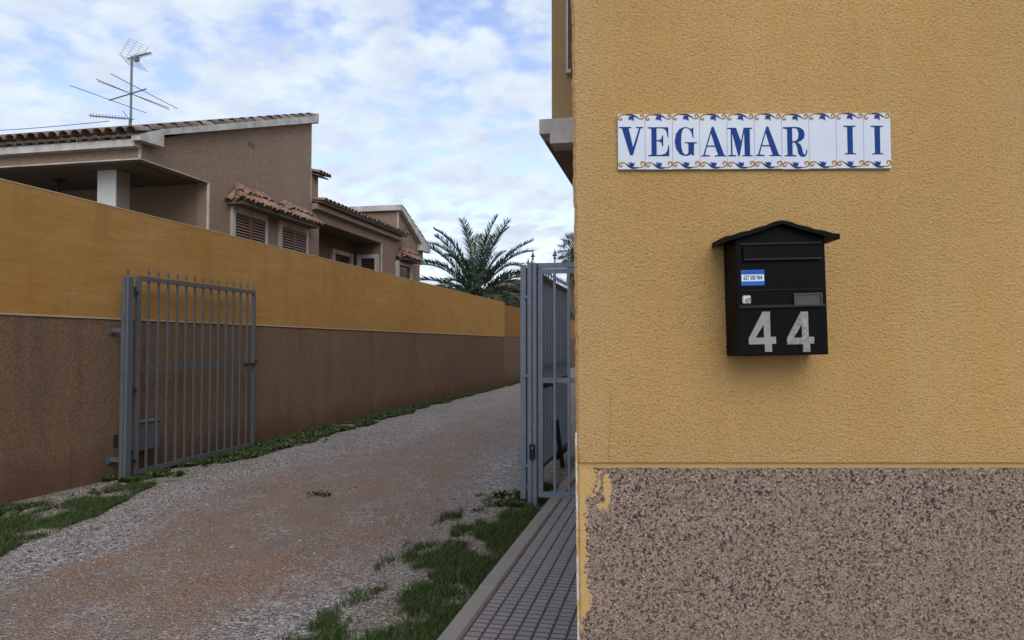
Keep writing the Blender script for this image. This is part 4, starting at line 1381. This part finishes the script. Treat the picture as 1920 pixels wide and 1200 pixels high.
def plain_window(parent, corner, du, wd, z0, z1, nrm, fr=0.11):
    """simple framed window; corner (x,y), du unit dir, nrm outward"""
    c = Vector((corner[0], corner[1], 0)); du = Vector(du); nrm = Vector(nrm)

    def bx(b, s0, s1, za, zb, n0, n1):
        P = [c + du * s0 + nrm * n0, c + du * s1 + nrm * n0, c + du * s1 + nrm * n1, c + du * s0 + nrm * n1]
        b.prism([Vector((q.x, q.y, za)) for q in P], (0, 0, zb - za))
    b = MB()
    bx(b, 0, fr, z0, z1, -0.01, 0.09); bx(b, wd - fr, wd, z0, z1, -0.01, 0.09)
    bx(b, fr, wd - fr, z1 - fr, z1, -0.01, 0.09); bx(b, fr, wd - fr, z0, z0 + fr, -0.01, 0.09)
    wn = loc_build(b, "window", M_TRIM, parent)
    b = MB(); bx(b, fr, wd - fr, z0 + fr, z1 - fr, 0.002, 0.02)
    loc = parent.location
    b.v = [(v[0] - loc[0], v[1] - loc[1], v[2] - loc[2]) for v in b.v]
    b.build("pane", M_DARK, wn)
    b = MB()
    z = z0 + fr + 0.03
    while z < z1 - fr - 0.03:
        bx(b, fr + 0.02, wd - fr - 0.02, z, z + 0.012, 0.022, 0.035); z += 0.07
    b.v = [(v[0] - loc[0], v[1] - loc[1], v[2] - loc[2]) for v in b.v]
    b.build("louvres", M_WOOD, wn)


q0 = hit(623, 467, 'x', xr + 0.05); q1 = hit(660, 476, 'x', xr + 0.05)
plain_window(H2, (xr, q0.y), (0, 1, 0), q1.y - q0.y, q0.z - 1.5, (q0.z + q1.z) / 2, (1, 0, 0))
q0 = hit(670, 478, 'y', vR - 0.05); q1 = hit(710, 476, 'y', vR - 0.05)
plain_window(H2, (q0.x, vR - 0.002), (1, 0, 0), q1.x - q0.x, q0.z - 1.5, q0.z, (0, -1, 0))
# B roof
zr0b = hit(600, 392, 'x', U + 0.28).z
Bb = Vector((-1, 0, math.tan(R(11))))
b = MB(); pan_sheet(b, (U + 0.24, v1 + 0.05, zB_ft + 0.17), (0, 1, 0), Bb, vB1 - v1 + 0.15, 5.5, 0.03)
rf = loc_build(b, "roof", M_TBASE, H2)
b = MB()
nc = int((vB1 - v1 + 0.2) / 0.2)
tile_field(b, (U + 0.32, v1 + 0.05, zB_ft + 0.17), (0, 1, 0), Bb, nc, 15)
p = H2.location
b.v = [(v[0] - p[0], v[1] - p[1], v[2] - p[2]) for v in b.v]
b.build("roof_tiles", M_TILE, rf)
# C block
vC1 = hit(787, 500, 'x', U).y
vC2 = hit(793, 475, 'x', U).y
zCt = hit(746, 395, 'x', U).z
zC2 = hit(793, 466, 'x', U).z
print("C", vC1, vC2, zCt, zC2)
b = MB()
b.prism([(U, y, z) for y, z in [(vB1 + 0.002, 0), (vB1 + 0.002, zCt), (vC2, zC2 + 0.05), (vC2, zC2 - 0.35), (vC1, zC2 - 0.35), (vC1, 0)]], (-0.25, 0, 0))
loc_build(b, "block_side_wall", M_HOUSE, H2)
b = MB(); b.box(UB, U - 0.251, vB1 + 0.002, vB1 + 0.25, 0, zCt)
loc_build(b, "block_front_wall", M_HOUSE, H2)
b = MB(); b.box(UB, U - 0.251, vC1 - 0.25, vC1, 0, zC2 - 0.1)
loc_build(b, "block_rear_wall", M_HOUSE, H2)
b = MB(); b.box(UB, U + 0.12, vB1 - 0.12, vB1 - 0.0, zCt, zCt + 0.16)
loc_build(b, "block_fascia", M_TRIM, H2)
b = MB(); b.box(U - 0.02, U + 0.008, vB1 - 0.008, vB1 + 0.05, zB_ft + 0.2, zCt - 0.001)
loc_build(b, "block_corner_trim", M_TRIM, H2)
sv = Vector((0, vC2 + 0.3 - vB1, (zC2 - 0.02) - zCt))
b = MB()
b.prism([(U + 0.14, y, z) for y, z in [(vB1 + 0.001, zCt + 0.0), (vB1 + 0.001, zCt + 0.14), (vC2 + 0.35, zC2 + 0.04), (vC2 + 0.35, zC2 - 0.12), (vC2 - 0.5, zC2 - 0.12), (vC2 - 0.5, zC2 + 0.09)]], (-0.138, 0, 0))
loc_build(b, "block_verge_board", M_TRIM, H2)
b = MB()
O = Vector((UB, vC2 + 0.4, zC2 + 0.06)); Bc = Vector((0, -(vC2 + 0.4 - vB1), zCt + 0.16 - zC2 - 0.06))
pan_sheet(b, O, (1, 0, 0), Bc, U + 0.13 - UB, Bc.length, 0.03)
rf = loc_build(b, "roof", M_TBASE, H2)
b = MB(); tile_field(b, (U + 0.15 - 60 * 0.2, vC2 + 0.42, zC2 + 0.06), (1, 0, 0), Bc, 60, int(Bc.length / 0.34))
b.v = [(v[0] - p[0], v[1] - p[1], v[2] - p[2]) for v in b.v]
b.build("roof_tiles", M_TILE, rf)
q0 = hit(747, 489, 'x', U + 0.09); q1 = hit(774, 496, 'x', U + 0.09)
plain_window(H2, (U, q0.y), (0, 1, 0), q1.y - q0.y, q0.z - 1.4, (q0.z + q1.z) / 2, (1, 0, 0))
k0 = hit(743, 481, 'x', U); k1 = hit(751, 467, 'x', U); k2 = hit(770, 473, 'x', U); k3 = hit(788, 490, 'x', U + 0.32)
zc2_ = hit(750, 481, 'x', U + 0.32).z
canopy(H2, k0.y, k1.y, k2.y, k3.y, zc2_, k1.z - zc2_, U)
pv_ = hit(758, 434, 'x', U)
b = MB(); b.box(U - 0.01, U + 0.006, pv_.y - 0.09, pv_.y + 0.09, pv_.z - 0.09, pv_.z + 0.09)
loc_build(b, "vent", M_WOOD, H2)

# lantern hanging from the porch ceiling
pl_ = hit(110, 336.5, 'z', zbm - 0.02)
ln = thing("porch_lantern", "dark iron ceiling lamp hanging inside the porch", "lamp", (pl_.x, pl_.y, zbm - 0.02))
b = MB(); b.lathe((0, 0, 0), [(0.02, -0.07), (0.035, -0.05), (0.11, -0.018), (0.11, 0.0)], 14); b.build("ceiling_rose", M_IRON, ln)
b = MB(); b.tube((0, 0, -0.30), (0, 0, -0.07), 0.022, 8); b.build("stem", M_IRON, ln)
b = MB(); b.lathe((0, 0, -0.55), [(0.05, 0), (0.10, 0.05), (0.11, 0.18), (0.05, 0.25), (0.02, 0.25)], 10); b.build("lamp_shade", M_IRON, ln)

# ------------------------------------------------------------------ TV aerial
ZA = 6.75
pm = hit(246, 176, 'z', ZA)
an = thing("tv_aerial", "grey television aerial with three antennas on a mast above the roof", "aerial", (pm.x, pm.y, 5.0))
zt_m = hit(243, 106, 'y', pm.y).z
zlow = hit(248, 224, 'y', pm.y).z
print("mast", pm, zt_m, zlow)
b = MB(); b.tube((pm.x, pm.y, 5.0), (pm.x, pm.y, zt_m), 0.024, 10); loc_build(b, "mast", M_ANT, an)


def seg(b, p, q, z, r): b.tube(hit(p[0], p[1], 'z', z), hit(q[0], q[1], 'z', z), r, 5)


b = MB(); seg(b, (205, 188), (274, 167), ZA, 0.015); o = loc_build(b, "vhf_boom", M_ANT, an)
for pq in (((131, 160), (275, 212)), ((180, 148), (318, 206)), ((183, 152), (316, 202)), ((207, 138), (333, 204))):
    b = MB(); seg(b, *pq, ZA, 0.0075)
    b.v = [(v[0] - an.location[0], v[1] - an.location[1], v[2] - an.location[2]) for v in b.v]
    b.build("vhf_element", M_ANT, o)
# upper antenna: boom + grid reflectors
b = MB(); seg(b, (240, 110), (283, 99), zt_m - 0.02, 0.016)
pA = hit(256, 107, 'z', zt_m - 0.02)
b.box(pA.x - 0.04, pA.x + 0.04, pA.y - 0.04, pA.y + 0.04, pA.z - 0.09, pA.z + 0.0)
o = loc_build(b, "uhf_boom", M_ANT, an)
b = MB()
h0 = hit(243, 109, 'z', zt_m); bd = (hit(283, 99, 'z', zt_m) - h0); bd.z = 0; bd.normalize()
side = Vector((-bd.y, bd.x, 0))
for s_ in range(7):
    d = 0.30 + 0.33 * s_ / 7
    c_ = h0 + bd * (0.14 + s_ * 0.075)
    b.tube(c_ - side * 0.09, c_ + side * 0.09, 0.006, 5)
    b.tube(c_ - side * 0.05 - Vector((0, 0, .05)), c_ + side * 0.05 + Vector((0, 0, .05)), 0.005, 5)
loc_build(b, "uhf_directors", M_ANT, an)
b = MB()
for up in (1, -1):
    e = (-bd * 0.05 + bd * 0.35 + Vector((0, 0, up * (0.27 if up > 0 else 0.27))))
    for k in range(8):
        c_ = h0 + e * (k / 7)
        b.tube(c_ - side * 0.27, c_ + side * 0.22, 0.0028, 4)
    for k in (-1, -0.33, 0.33, 1):
        b.tube(h0 + side * 0.22 * k, h0 + e + side * 0.22 * k, 0.0028, 4)
loc_build(b, "reflector", M_ANT, an)
# low yagi
b = MB(); seg(b, (169, 217), (251, 223.5), zlow, 0.012)
o = loc_build(b, "yagi_boom", M_ANT, an)
a_, c_ = hit(169, 217, 'z', zlow), hit(240, 222.6, 'z', zlow)
d = (c_ - a_); sd = Vector((-d.y, d.x, 0)).normalized()
b = MB()
for k in range(12):
    q = a_ + d * (k / 12)
    b.tube(q - sd * 0.13 - Vector((0, 0, .02)), q + sd * 0.13 + Vector((0, 0, .02)), 0.006, 4)
    b.tube(q - Vector((0, 0, .035)), q + Vector((0, 0, .055)), 0.006, 4)
q = a_ + d * 1.02
b.tube(q - Vector((0.0, 0, 0.14)), q + Vector((0.02, 0.0, 0.02)), 0.008, 4); b.tube(q, q + Vector((-0.15, 0, 0.18)), 0.008, 4)
loc_build(b, "yagi_elements", M_ANT, an)
# overhead cable
p1 = hit(205, 227, 'y', 18); p0_ = hit(-200, 249, 'y', 18)
b = MB()
pts = [p1.lerp(p0_, k / 14) - Vector((0, 0, 0.10 * math.sin(math.pi * k / 14))) for k in range(15)]
b.path(pts, 0.011, 5)
tag(b.build("overhead_cable", M_ANT), "thin overhead cable running left past the aerial above the roof", "cable")

# ------------------------------------------------------------------ small tiled building beyond the palm
FH_x = hit(1020, 540, 'y', 48).x
fh = thing("outbuilding", "low building with dark tiled roof half hidden behind the palm", "building", (-9, 50, 0))
zf = hit(950, 530, 'y', 46).z
xa = hit(922, 530, 'y', 46).x; xbq = hit(1010, 530, 'y', 46).x
zf2 = hit(950, 543, 'y', 46).z
xbq = min(xbq, -6.6)
b = MB(); b.box(xa, xbq, 46.2, 52, 0, zf2); loc_build(b, "wall", M_ORG, fh)
Bq = Vector((0, 2.2, 0.75))
zr_ = zf2 + 0.02
b = MB(); pan_sheet(b, (xa - 0.2, 45.9, zr_), (1, 0, 0), Bq, xbq - xa + 0.4, Bq.length, 0.05)
rf = loc_build(b, "roof", M_TBASE, fh)
b = MB(); tile_field(b, (xa - 0.2, 45.85, zr_), (1, 0, 0), Bq, int((xbq - xa + 0.4) / 0.22), 6, w=0.22, Lt=0.38, r=0.09, segs=4)
p = fh.location
b.v = [(v[0] - p[0], v[1] - p[1], v[2] - p[2]) for v in b.v]
b.build("roof_tiles", M_TILE, rf)

# ------------------------------------------------------------------ palms
def leafmat(name, a, b_, c_):
    m = Mat(name, a, 0.6, spec=0.3)
    m.color(m.ramp(m.island(), [(0.0, a), (0.6, b_), (1.0, c_)]))
    return m.m


M_PALM = leafmat("palm_leaflet", (0.019, 0.037, 0.024), (0.036, 0.064, 0.038), (0.075, 0.108, 0.066))
M_PALMD = leafmat("dry_palm_leaflet", (0.08, 0.085, 0.065), (0.14, 0.14, 0.10), (0.20, 0.18, 0.12))
m = Mat("palm_bark", (0.10, 0.07, 0.05), 0.95)
m.color(m.mix(m.noise(5, 6, 0.7, sc3=(1, 1, 3)), (0.06, 0.04, 0.028), (0.19, 0.13, 0.08)))
m.bump(m.voro(6, sc3=(1, 1, 2)), 0.08, 1.0)
M_BARK = m.m


def frond(b, base, az, el, ln_, droop, leaf=0.42, nl=52, wl=0.016):
    """arching rachis with two combs of leaflets; az from +x, el initial elevation"""
    h = Vector((math.cos(az), math.sin(az), 0))
    pos = Vector(base); pts = [pos.copy()]; dirs = []
    n = 16
    e = el
    for k in range(n):
        t = (k + 0.5) / n
        e = el - droop * (t ** 1.6)
        d = h * math.cos(e) + Vector((0, 0, math.sin(e)))
        pos = pos + d * (ln_ / n); pts.append(pos.copy()); dirs.append(d)
    b.path(pts, [0.028 * (1 - 0.85 * k / n) + 0.003 for k in range(n + 1)], 4)
    sidev = h.cross(Vector((0, 0, 1)))
    for k in range(nl):
        t = 0.16 + 0.84 * k / nl
        f = t * n; i = min(int(f), n - 1)
        p = pts[i].lerp(pts[i + 1], f - i); d = dirs[i]
        up = sidev.cross(d)
        if up.z < 0: up = -up
        ll = leaf * (0.55 + 0.75 * math.sin(math.pi * min(1, 0.12 + t * 0.88)) ** 0.8) * random.uniform(0.85, 1.1)
        for s in (-1, 1):
            dv = (d * random.uniform(0.62, 0.85) + sidev * s * random.uniform(0.45, 0.75) + up * random.uniform(0.12, 0.55)).normalized()
            tip = p + dv * ll - Vector((0, 0, 0.12 * ll * random.random()))
            q = p + dv * ll * 0.5
            wv = dv.cross(up).normalized() * wl
            wv2 = dv.cross(sidev).normalized() * wl
            ww = wv if k % 2 else wv2
            b.add([p - ww * 0.6, p + ww * 0.6, q + ww, tip, q - ww], [(0, 1, 2, 4), (4, 2, 3)])


YP = 36.0
dP = ray(893, 552); pP = Vector((0, 0, CAMZ)) + dP * (YP / dP.dot(FF))
print("palm", pP)
pt = thing("date_palm", "green date palm with feathery arching fronds rising above the wall end", "palm tree", (pP.x, pP.y, 0))
b = MB()
zc = pP.z - 0.25
b.lathe((0, 0, 0), [(0.34, 0), (0.30, 0.6), (0.28, zc - 0.8), (0.36, zc - 0.3), (0.38, zc), (0.12, zc + 0.3)], 16)
b.build("trunk", M_BARK, pt, True)
b = MB()
random.seed(21)
# azimuths relative to camera right vector: fronds spread both ways
nfr = 40
for k in range(nfr):
    az = k * 2.39996 + random.uniform(-.15, .15)
    t = k / (nfr - 1)
    el = R(86) - R(76) * t ** 0.85 + R(random.uniform(-6, 6))
    frond(b, (0.10 * math.cos(az), 0.10 * math.sin(az), zc + 0.15 - 0.15 * t), az, el, random.uniform(3.7, 4.3),
          R(30 + 70 * t + random.uniform(-8, 16)), leaf=0.48, nl=62, wl=0.021)
b.build("crown", M_PALM, pt)
b = MB()
for k in range(16):
    az = random.uniform(0, 2 * math.pi)
    frond(b, (0, 0, zc - 0.05), az, R(random.uniform(-5, 25)), random.uniform(2.6, 3.6), R(random.uniform(70, 100)), leaf=0.5, nl=50, wl=0.024)
# a greyer skirt on the right
for k in range(12):
    az = YAW + R(random.uniform(-45, 25))
    frond(b, (0, 0, zc + 0.0), az, R(random.uniform(10, 32)), random.uniform(2.4, 3.5), R(random.uniform(70, 110)), leaf=0.5, nl=50, wl=0.022)
b.build("dry_fronds", M_PALMD, pt)

# fan palm seen in the gap by the building corner
YP2 = 58.0
d2 = ray(1075, 470); p2 = Vector((0, 0, CAMZ)) + d2 * (YP2 / d2.dot(FF))
fp = thing("fan_palm", "tall dark fan palm partly hidden behind the yellow building's corner", "palm tree", (p2.x, p2.y, 0))
b = MB(); b.lathe((0, 0, 0), [(0.38, 0), (0.27, 1.5), (0.24, p2.z - 0.2), (0.14, p2.z)], 12); b.build("trunk", M_BARK, fp, True)


def fan(b, base, az, el, ln_, rad):
    h = Vector((math.cos(az), math.sin(az), 0)); d = h * math.cos(el) + Vector((0, 0, math.sin(el)))
    tip = Vector(base) + d * ln_
    b.path([base, tip], [0.03, 0.015], 4)
    sv_ = h.cross(Vector((0, 0, 1)))
    for k in range(22):
        a = R(-115 + 230 * k / 21)
        dv = (d * math.cos(a) + sv_ * math.sin(a) + Vector((0, 0, -0.25 * random.random()))).normalized()
        e = tip + dv * rad * random.uniform(0.85, 1.1) - Vector((0, 0, 0.25 * rad * random.random()))
        q = tip + dv * rad * 0.55; wv = dv.cross(Vector((0, 0, 1))).normalized() * 0.03
        b.add([tip, q + wv, e, q - wv], [(0, 1, 2, 3)])


b = MB()
for k in range(42):
    az = k * 2.4; t = k / 41
    fan(b, Vector((0, 0, p2.z)), az, R(80 - 135 * t), 0.95, 0.75)
b.build("crown", M_PALM, fp)
b = MB()
for k in range(40):
    fan(b, Vector((0, 0, p2.z - 0.2 - 1.6 * random.random())), random.uniform(0, 6.28), R(random.uniform(-85, -60)), 0.7, 0.6)
b.build("dead_frond_skirt", M_PALMD, fp)
# shrub mass beside it, behind the wall
random.seed(5)
d3 = ray(1060, 585); p3 = Vector((0, 0, CAMZ)) + d3 * (53 / d3.dot(FF))
sh = thing("garden_shrub", "dark leafy shrub over the far wall below the fan palm", "shrub", (min(p3.x, XW_ - 1.0), p3.y, 0))
b = MB(); b.path([(0, 0, 0), (0.05, 0, 1.2), (0.2, 0.1, 2.4)], [0.09, 0.07, 0.04], 6); b.build("trunk", M_BARK, sh)
b = MB()
for k in range(3500):
    a = random.uniform(0, 6.28); r_ = random.random() ** 0.5
    c = Vector((1.3 * r_ * math.cos(a), 1.3 * r_ * math.sin(a), 2.5 + random.uniform(-1.0, 1.3) * math.sqrt(max(0, 1 - r_ * r_))))
    n_ = Vector((random.gauss(0, 1), random.gauss(0, 1), random.gauss(0, 1))).normalized(); u_ = n_.orthogonal().normalized(); w_ = n_.cross(u_)
    s = random.uniform(0.05, 0.10)
    b.add([c - u_ * s, c - w_ * s * 0.5, c + u_ * s, c + w_ * s * 0.5], [(0, 1, 2, 3)])
M_LEAF = leafmat("shrub_leaf", (0.02, 0.045, 0.02), (0.04, 0.075, 0.03), (0.07, 0.11, 0.04))
b.build("crown", M_LEAF, sh)

# ------------------------------------------------------------------ ground cover
random.seed(11)
m = Mat("grass_blade", (0.05, 0.1, 0.02), 0.7, spec=0.25)
m.color(m.ramp(m.island(), [(0.0, (0.018, 0.042, 0.011)), (0.5, (0.042, 0.082, 0.019)), (0.80, (0.075, 0.120, 0.030)), (0.92, (0.13, 0.125, 0.055)), (1.0, (0.25, 0.22, 0.12))]))
M_GRASS = m.m


def ground_z(x, y):
    if -6.6 < x < -1.25 and 2.5 < y < 16:
        z = 0.022 * (mn.noise(Vector((x * 0.9, y * 0.5, 1)))) + 0.008 * mn.noise(Vector((x * 4, y * 3, 5)))
        for cxx in (-4.05, -2.55): z -= 0.018 * math.exp(-((x - cxx) / 0.32) ** 2)
        return z
    return 0.0


def blade(b, x, y, h, w, lean):
    a = random.uniform(0, 6.28); ca_, sa_ = math.cos(a), math.sin(a)
    l = random.uniform(0, 6.28); lx, ly = math.cos(l) * lean, math.sin(l) * lean
    z = ground_z(x, y) - 0.004
    b.add([(x - ca_ * w, y - sa_ * w, z), (x + ca_ * w, y + sa_ * w, z), (x + ca_ * w * .7 + lx * .35, y + sa_ * w * .7 + ly * .35, z + h * .6),
           (x + lx, y + ly, z + h), (x - ca_ * w * .7 + lx * .35, y - sa_ * w * .7 + ly * .35, z + h * .6)], [(0, 1, 2, 4), (4, 2, 3)])


def weed(b, x, y, r):
    z = ground_z(x, y)
    for _ in range(random.randint(5, 9)):
        a = random.uniform(0, 6.28); l = r * random.uniform(0.6, 1.2); e = random.uniform(0.1, 0.9)
        d = Vector((math.cos(a) * math.cos(e), math.sin(a) * math.cos(e), math.sin(e))) * l
        s = Vector((-math.sin(a), math.cos(a), 0)) * l * 0.28
        p = Vector((x, y, z))
        b.add([p, p + d * 0.55 + s, p + d, p + d * 0.55 - s], [(0, 1, 2, 3)])


def patch(b, x, y, seed, sc_=1.0):
    return mn.noise(Vector((x * 2.6 * sc_, y * 1.7 * sc_, seed))) + 0.55 * mn.noise(Vector((x * 8 * sc_, y * 6 * sc_, seed + 3)))


# left verge in front of the gate post
b = MB(); n = 0
for _ in range(170000):
    y = random.uniform(3.9, 7.2); x = random.uniform(XW_ + 0.0, -4.5)
    # outer edge of the turf
    t = (y - 3.2) / 4.0
    outer = -4.50 - 0.95 * max(0, t) ** 1.4 + 0.10 * mn.noise(Vector((y * 2.2, 3, 0)))
    if x > outer: continue
    inner = XW_ + 0.02
    dens = 0.85 - 0.50 * max(0, t - 0.35) + 1.0 * patch(b, x, y, 2.0)
    # stony strip along the wall
    if x < XW_ + 0.50 and y > 4.3: dens -= 0.30
    if y > 6.2: dens -= 0.35
    if random.random() > max(0.0, min(1.0, (dens - 0.12) * 1.3)) ** 1.8: continue
    blade(b, x, y, random.uniform(0.02, 0.055), random.uniform(0.0018, 0.0035), random.uniform(0.01, 0.05)); n += 1
    if n > 52000: break
for _ in range(420):
    y = random.uniform(3.4, 6.9); x = XW_ + abs(random.gauss(0, 0.22)) + 0.02
    if patch(b, x, y, 6.0) > 0.1: weed(b, x, y, random.uniform(0.03, 0.07))
print("blades left", n)
o = b.build("verge_grass", M_GRASS); tag(o, "green grass patch at the foot of the wall at the left edge", "grass", kind='stuff')
# left verge beyond the post
b = MB()
n = 0
for _ in range(200000):
    y = 7.0 + 26 * random.random() ** 1.7; 
    wd_ = (0.72 if y < 10 else 0.72 - 0.04 * (y - 10)) if y < 18 else 0.38
    wd_ *= 1 + 0.5 * mn.noise(Vector((y * 0.9, 0, 7)))
    if y < 8: wd_ *= 0.75
    x = XW_ + 0.0 + random.random() * max(0.1, wd_)
    if random.random() > max(0.0, min(1.0, 0.85 + 1.3 * patch(b, x, y, 4.0) - (x - XW_) * 0.75 - (0.35 if y < 8.3 else 0))) ** 1.5: continue
    if random.random() < 0.75: blade(b, x, y, random.uniform(0.03, 0.09), random.uniform(0.002, 0.005), random.uniform(0.02, 0.06))
    else: weed(b, x, y, random.uniform(0.035, 0.08))
    n += 1
    if n > 30000: break
o = b.build("wall_foot_grass", M_GRASS); tag(o, "weeds and grass along the foot of the long wall beyond the open leaf", "grass", kind='stuff')
# right verge along the kerb
b = MB(); n = 0
for _ in range(260000):
    y = random.uniform(2.6, 7.8); x = random.uniform(-1.95, KX0)
    d_ = KX0 - x
    dens = 0.80 - d_ * 1.0 + 1.25 * patch(b, x, y, 9.0) + 0.5 * patch(b, x, y, 15.0, 2.2)
    if y > 5.9: dens -= 0.35 * (y - 5.9) + 0.02
    if y > 6.7 and y < 7.0: dens -= 0.5
    if random.random() > max(0.0, min(1.0, (dens - 0.10) * 1.2)) ** 1.9: continue
    blade(b, x, y, random.uniform(0.025, 0.075), random.uniform(0.0016, 0.0032), random.uniform(0.015, 0.06)); n += 1
    if n > 52000: break
for _ in range(500):
    y = random.uniform(3.0, 6.8); x = KX0 - abs(random.gauss(0, 0.28)) - 0.05
    if patch(b, x, y, 9.0) > 0.05: weed(b, x, y, random.uniform(0.02, 0.05))
for _ in range(70):
    x = rx - 0.25 + random.gauss(0, 0.12); y = ry + random.uniform(-0.15, 0.5)
    weed(b, x, y, random.uniform(0.03, 0.09))
print("blades right", n)
o = b.build("kerb_grass", M_GRASS); tag(o, "patchy green grass between the gravel and the pavement kerb", "grass", kind='stuff')

# loose stones
m = Mat("loose_stone", (0.3, 0.28, 0.26), 0.9)
m.color(m.ramp(m.island(), [(0.0, (0.07, 0.06, 0.06)), (0.3, (0.19, 0.165, 0.155)), (0.7, (0.31, 0.275, 0.26)), (0.95, (0.42, 0.38, 0.355)), (1.0, (0.52, 0.49, 0.46))]))
M_STONE = m.m
OCT = [(1, 0, 0), (-1, 0, 0), (0, 1, 0), (0, -1, 0), (0, 0, 1), (0, 0, -1)]
OF = [(0, 2, 4), (2, 1, 4), (1, 3, 4), (3, 0, 4), (2, 0, 5), (1, 2, 5), (3, 1, 5), (0, 3, 5)]


def stone(b, x, y, s):
    z = ground_z(x, y) + s * 0.15
    a = random.uniform(0, 6.28); ca_, sa_ = math.cos(a), math.sin(a)
    fx, fy, fz = random.uniform(.7, 1.3), random.uniform(.6, 1.0), random.uniform(.4, .7)
    vs = []
    for v in OCT:
        X_ = v[0] * fx * random.uniform(.8, 1.2); Y_ = v[1] * fy * random.uniform(.8, 1.2); Z_ = v[2] * fz
        X_ += random.uniform(-.25, .25); Y_ += random.uniform(-.25, .25)
        vs.append((x + (X_ * ca_ - Y_ * sa_) * s, y + (X_ * sa_ + Y_ * ca_) * s, z + Z_ * s))
    b.add(vs, OF)


b = MB(); n = 0
while n < 36000:
    y = 3.0 + 9.5 * random.random() ** 1.5
    x = random.uniform(-5.2, -1.13)
    tr = abs(x + 3.3 + 1.2 * mn.noise(Vector((x * 0.5, y * 0.3, 2))))
    keep = 1.0 if tr > 1.1 else (0.22 if tr < 0.8 else 0.55)
    if random.random() > keep: n += 0.2; continue
    stone(b, x, y, random.uniform(0.004, 0.0095)); n += 1
for _ in range(7000):   # whiter stones along the left verge and by the post
    y = random.uniform(3.5, 8.6); x = XW_ + 0.1 + random.random() * 1.25
    stone(b, x, y, random.uniform(0.006, 0.014))
for _ in range(40):
    stone(b, random.uniform(-5, -1.5), random.uniform(3.2, 9), random.uniform(0.015, 0.026))
o = b.build("loose_gravel", M_STONE); tag(o, "loose grey and white gravel stones strewn over the driveway", "gravel", kind='stuff')

# dead leaves lying on the gravel
pd = hit(602, 928, 'z', 0.0)
M_DEAD = Mat("dead_leaf", (0.035, 0.024, 0.018), 0.9).m
for k, (dxy, lab) in enumerate((((0, 0), "dark clump of dead leaves lying on the gravel in the driveway"),)):
    b = MB()
    for _ in range(26):
        c = Vector((random.gauss(0, 0.06), random.gauss(0, 0.045), random.uniform(0.004, 0.03)))
        n_ = Vector((random.gauss(0, .5), random.gauss(0, .5), 1)).normalized(); u_ = n_.orthogonal().normalized(); w_ = n_.cross(u_)
        a = random.uniform(0, 6.28); u2 = u_ * math.cos(a) + w_ * math.sin(a); w2 = n_.cross(u2); s = random.uniform(.015, .04)
        b.add([c - u2 * s, c - w2 * s * .5 + n_ * .004, c + u2 * s, c + w2 * s * .5 + n_ * .006], [(0, 1, 2, 3)])
    tag(b.build("dead_leaves", M_DEAD, loc=(pd.x, pd.y, ground_z(pd.x, pd.y))), lab, "leaves")
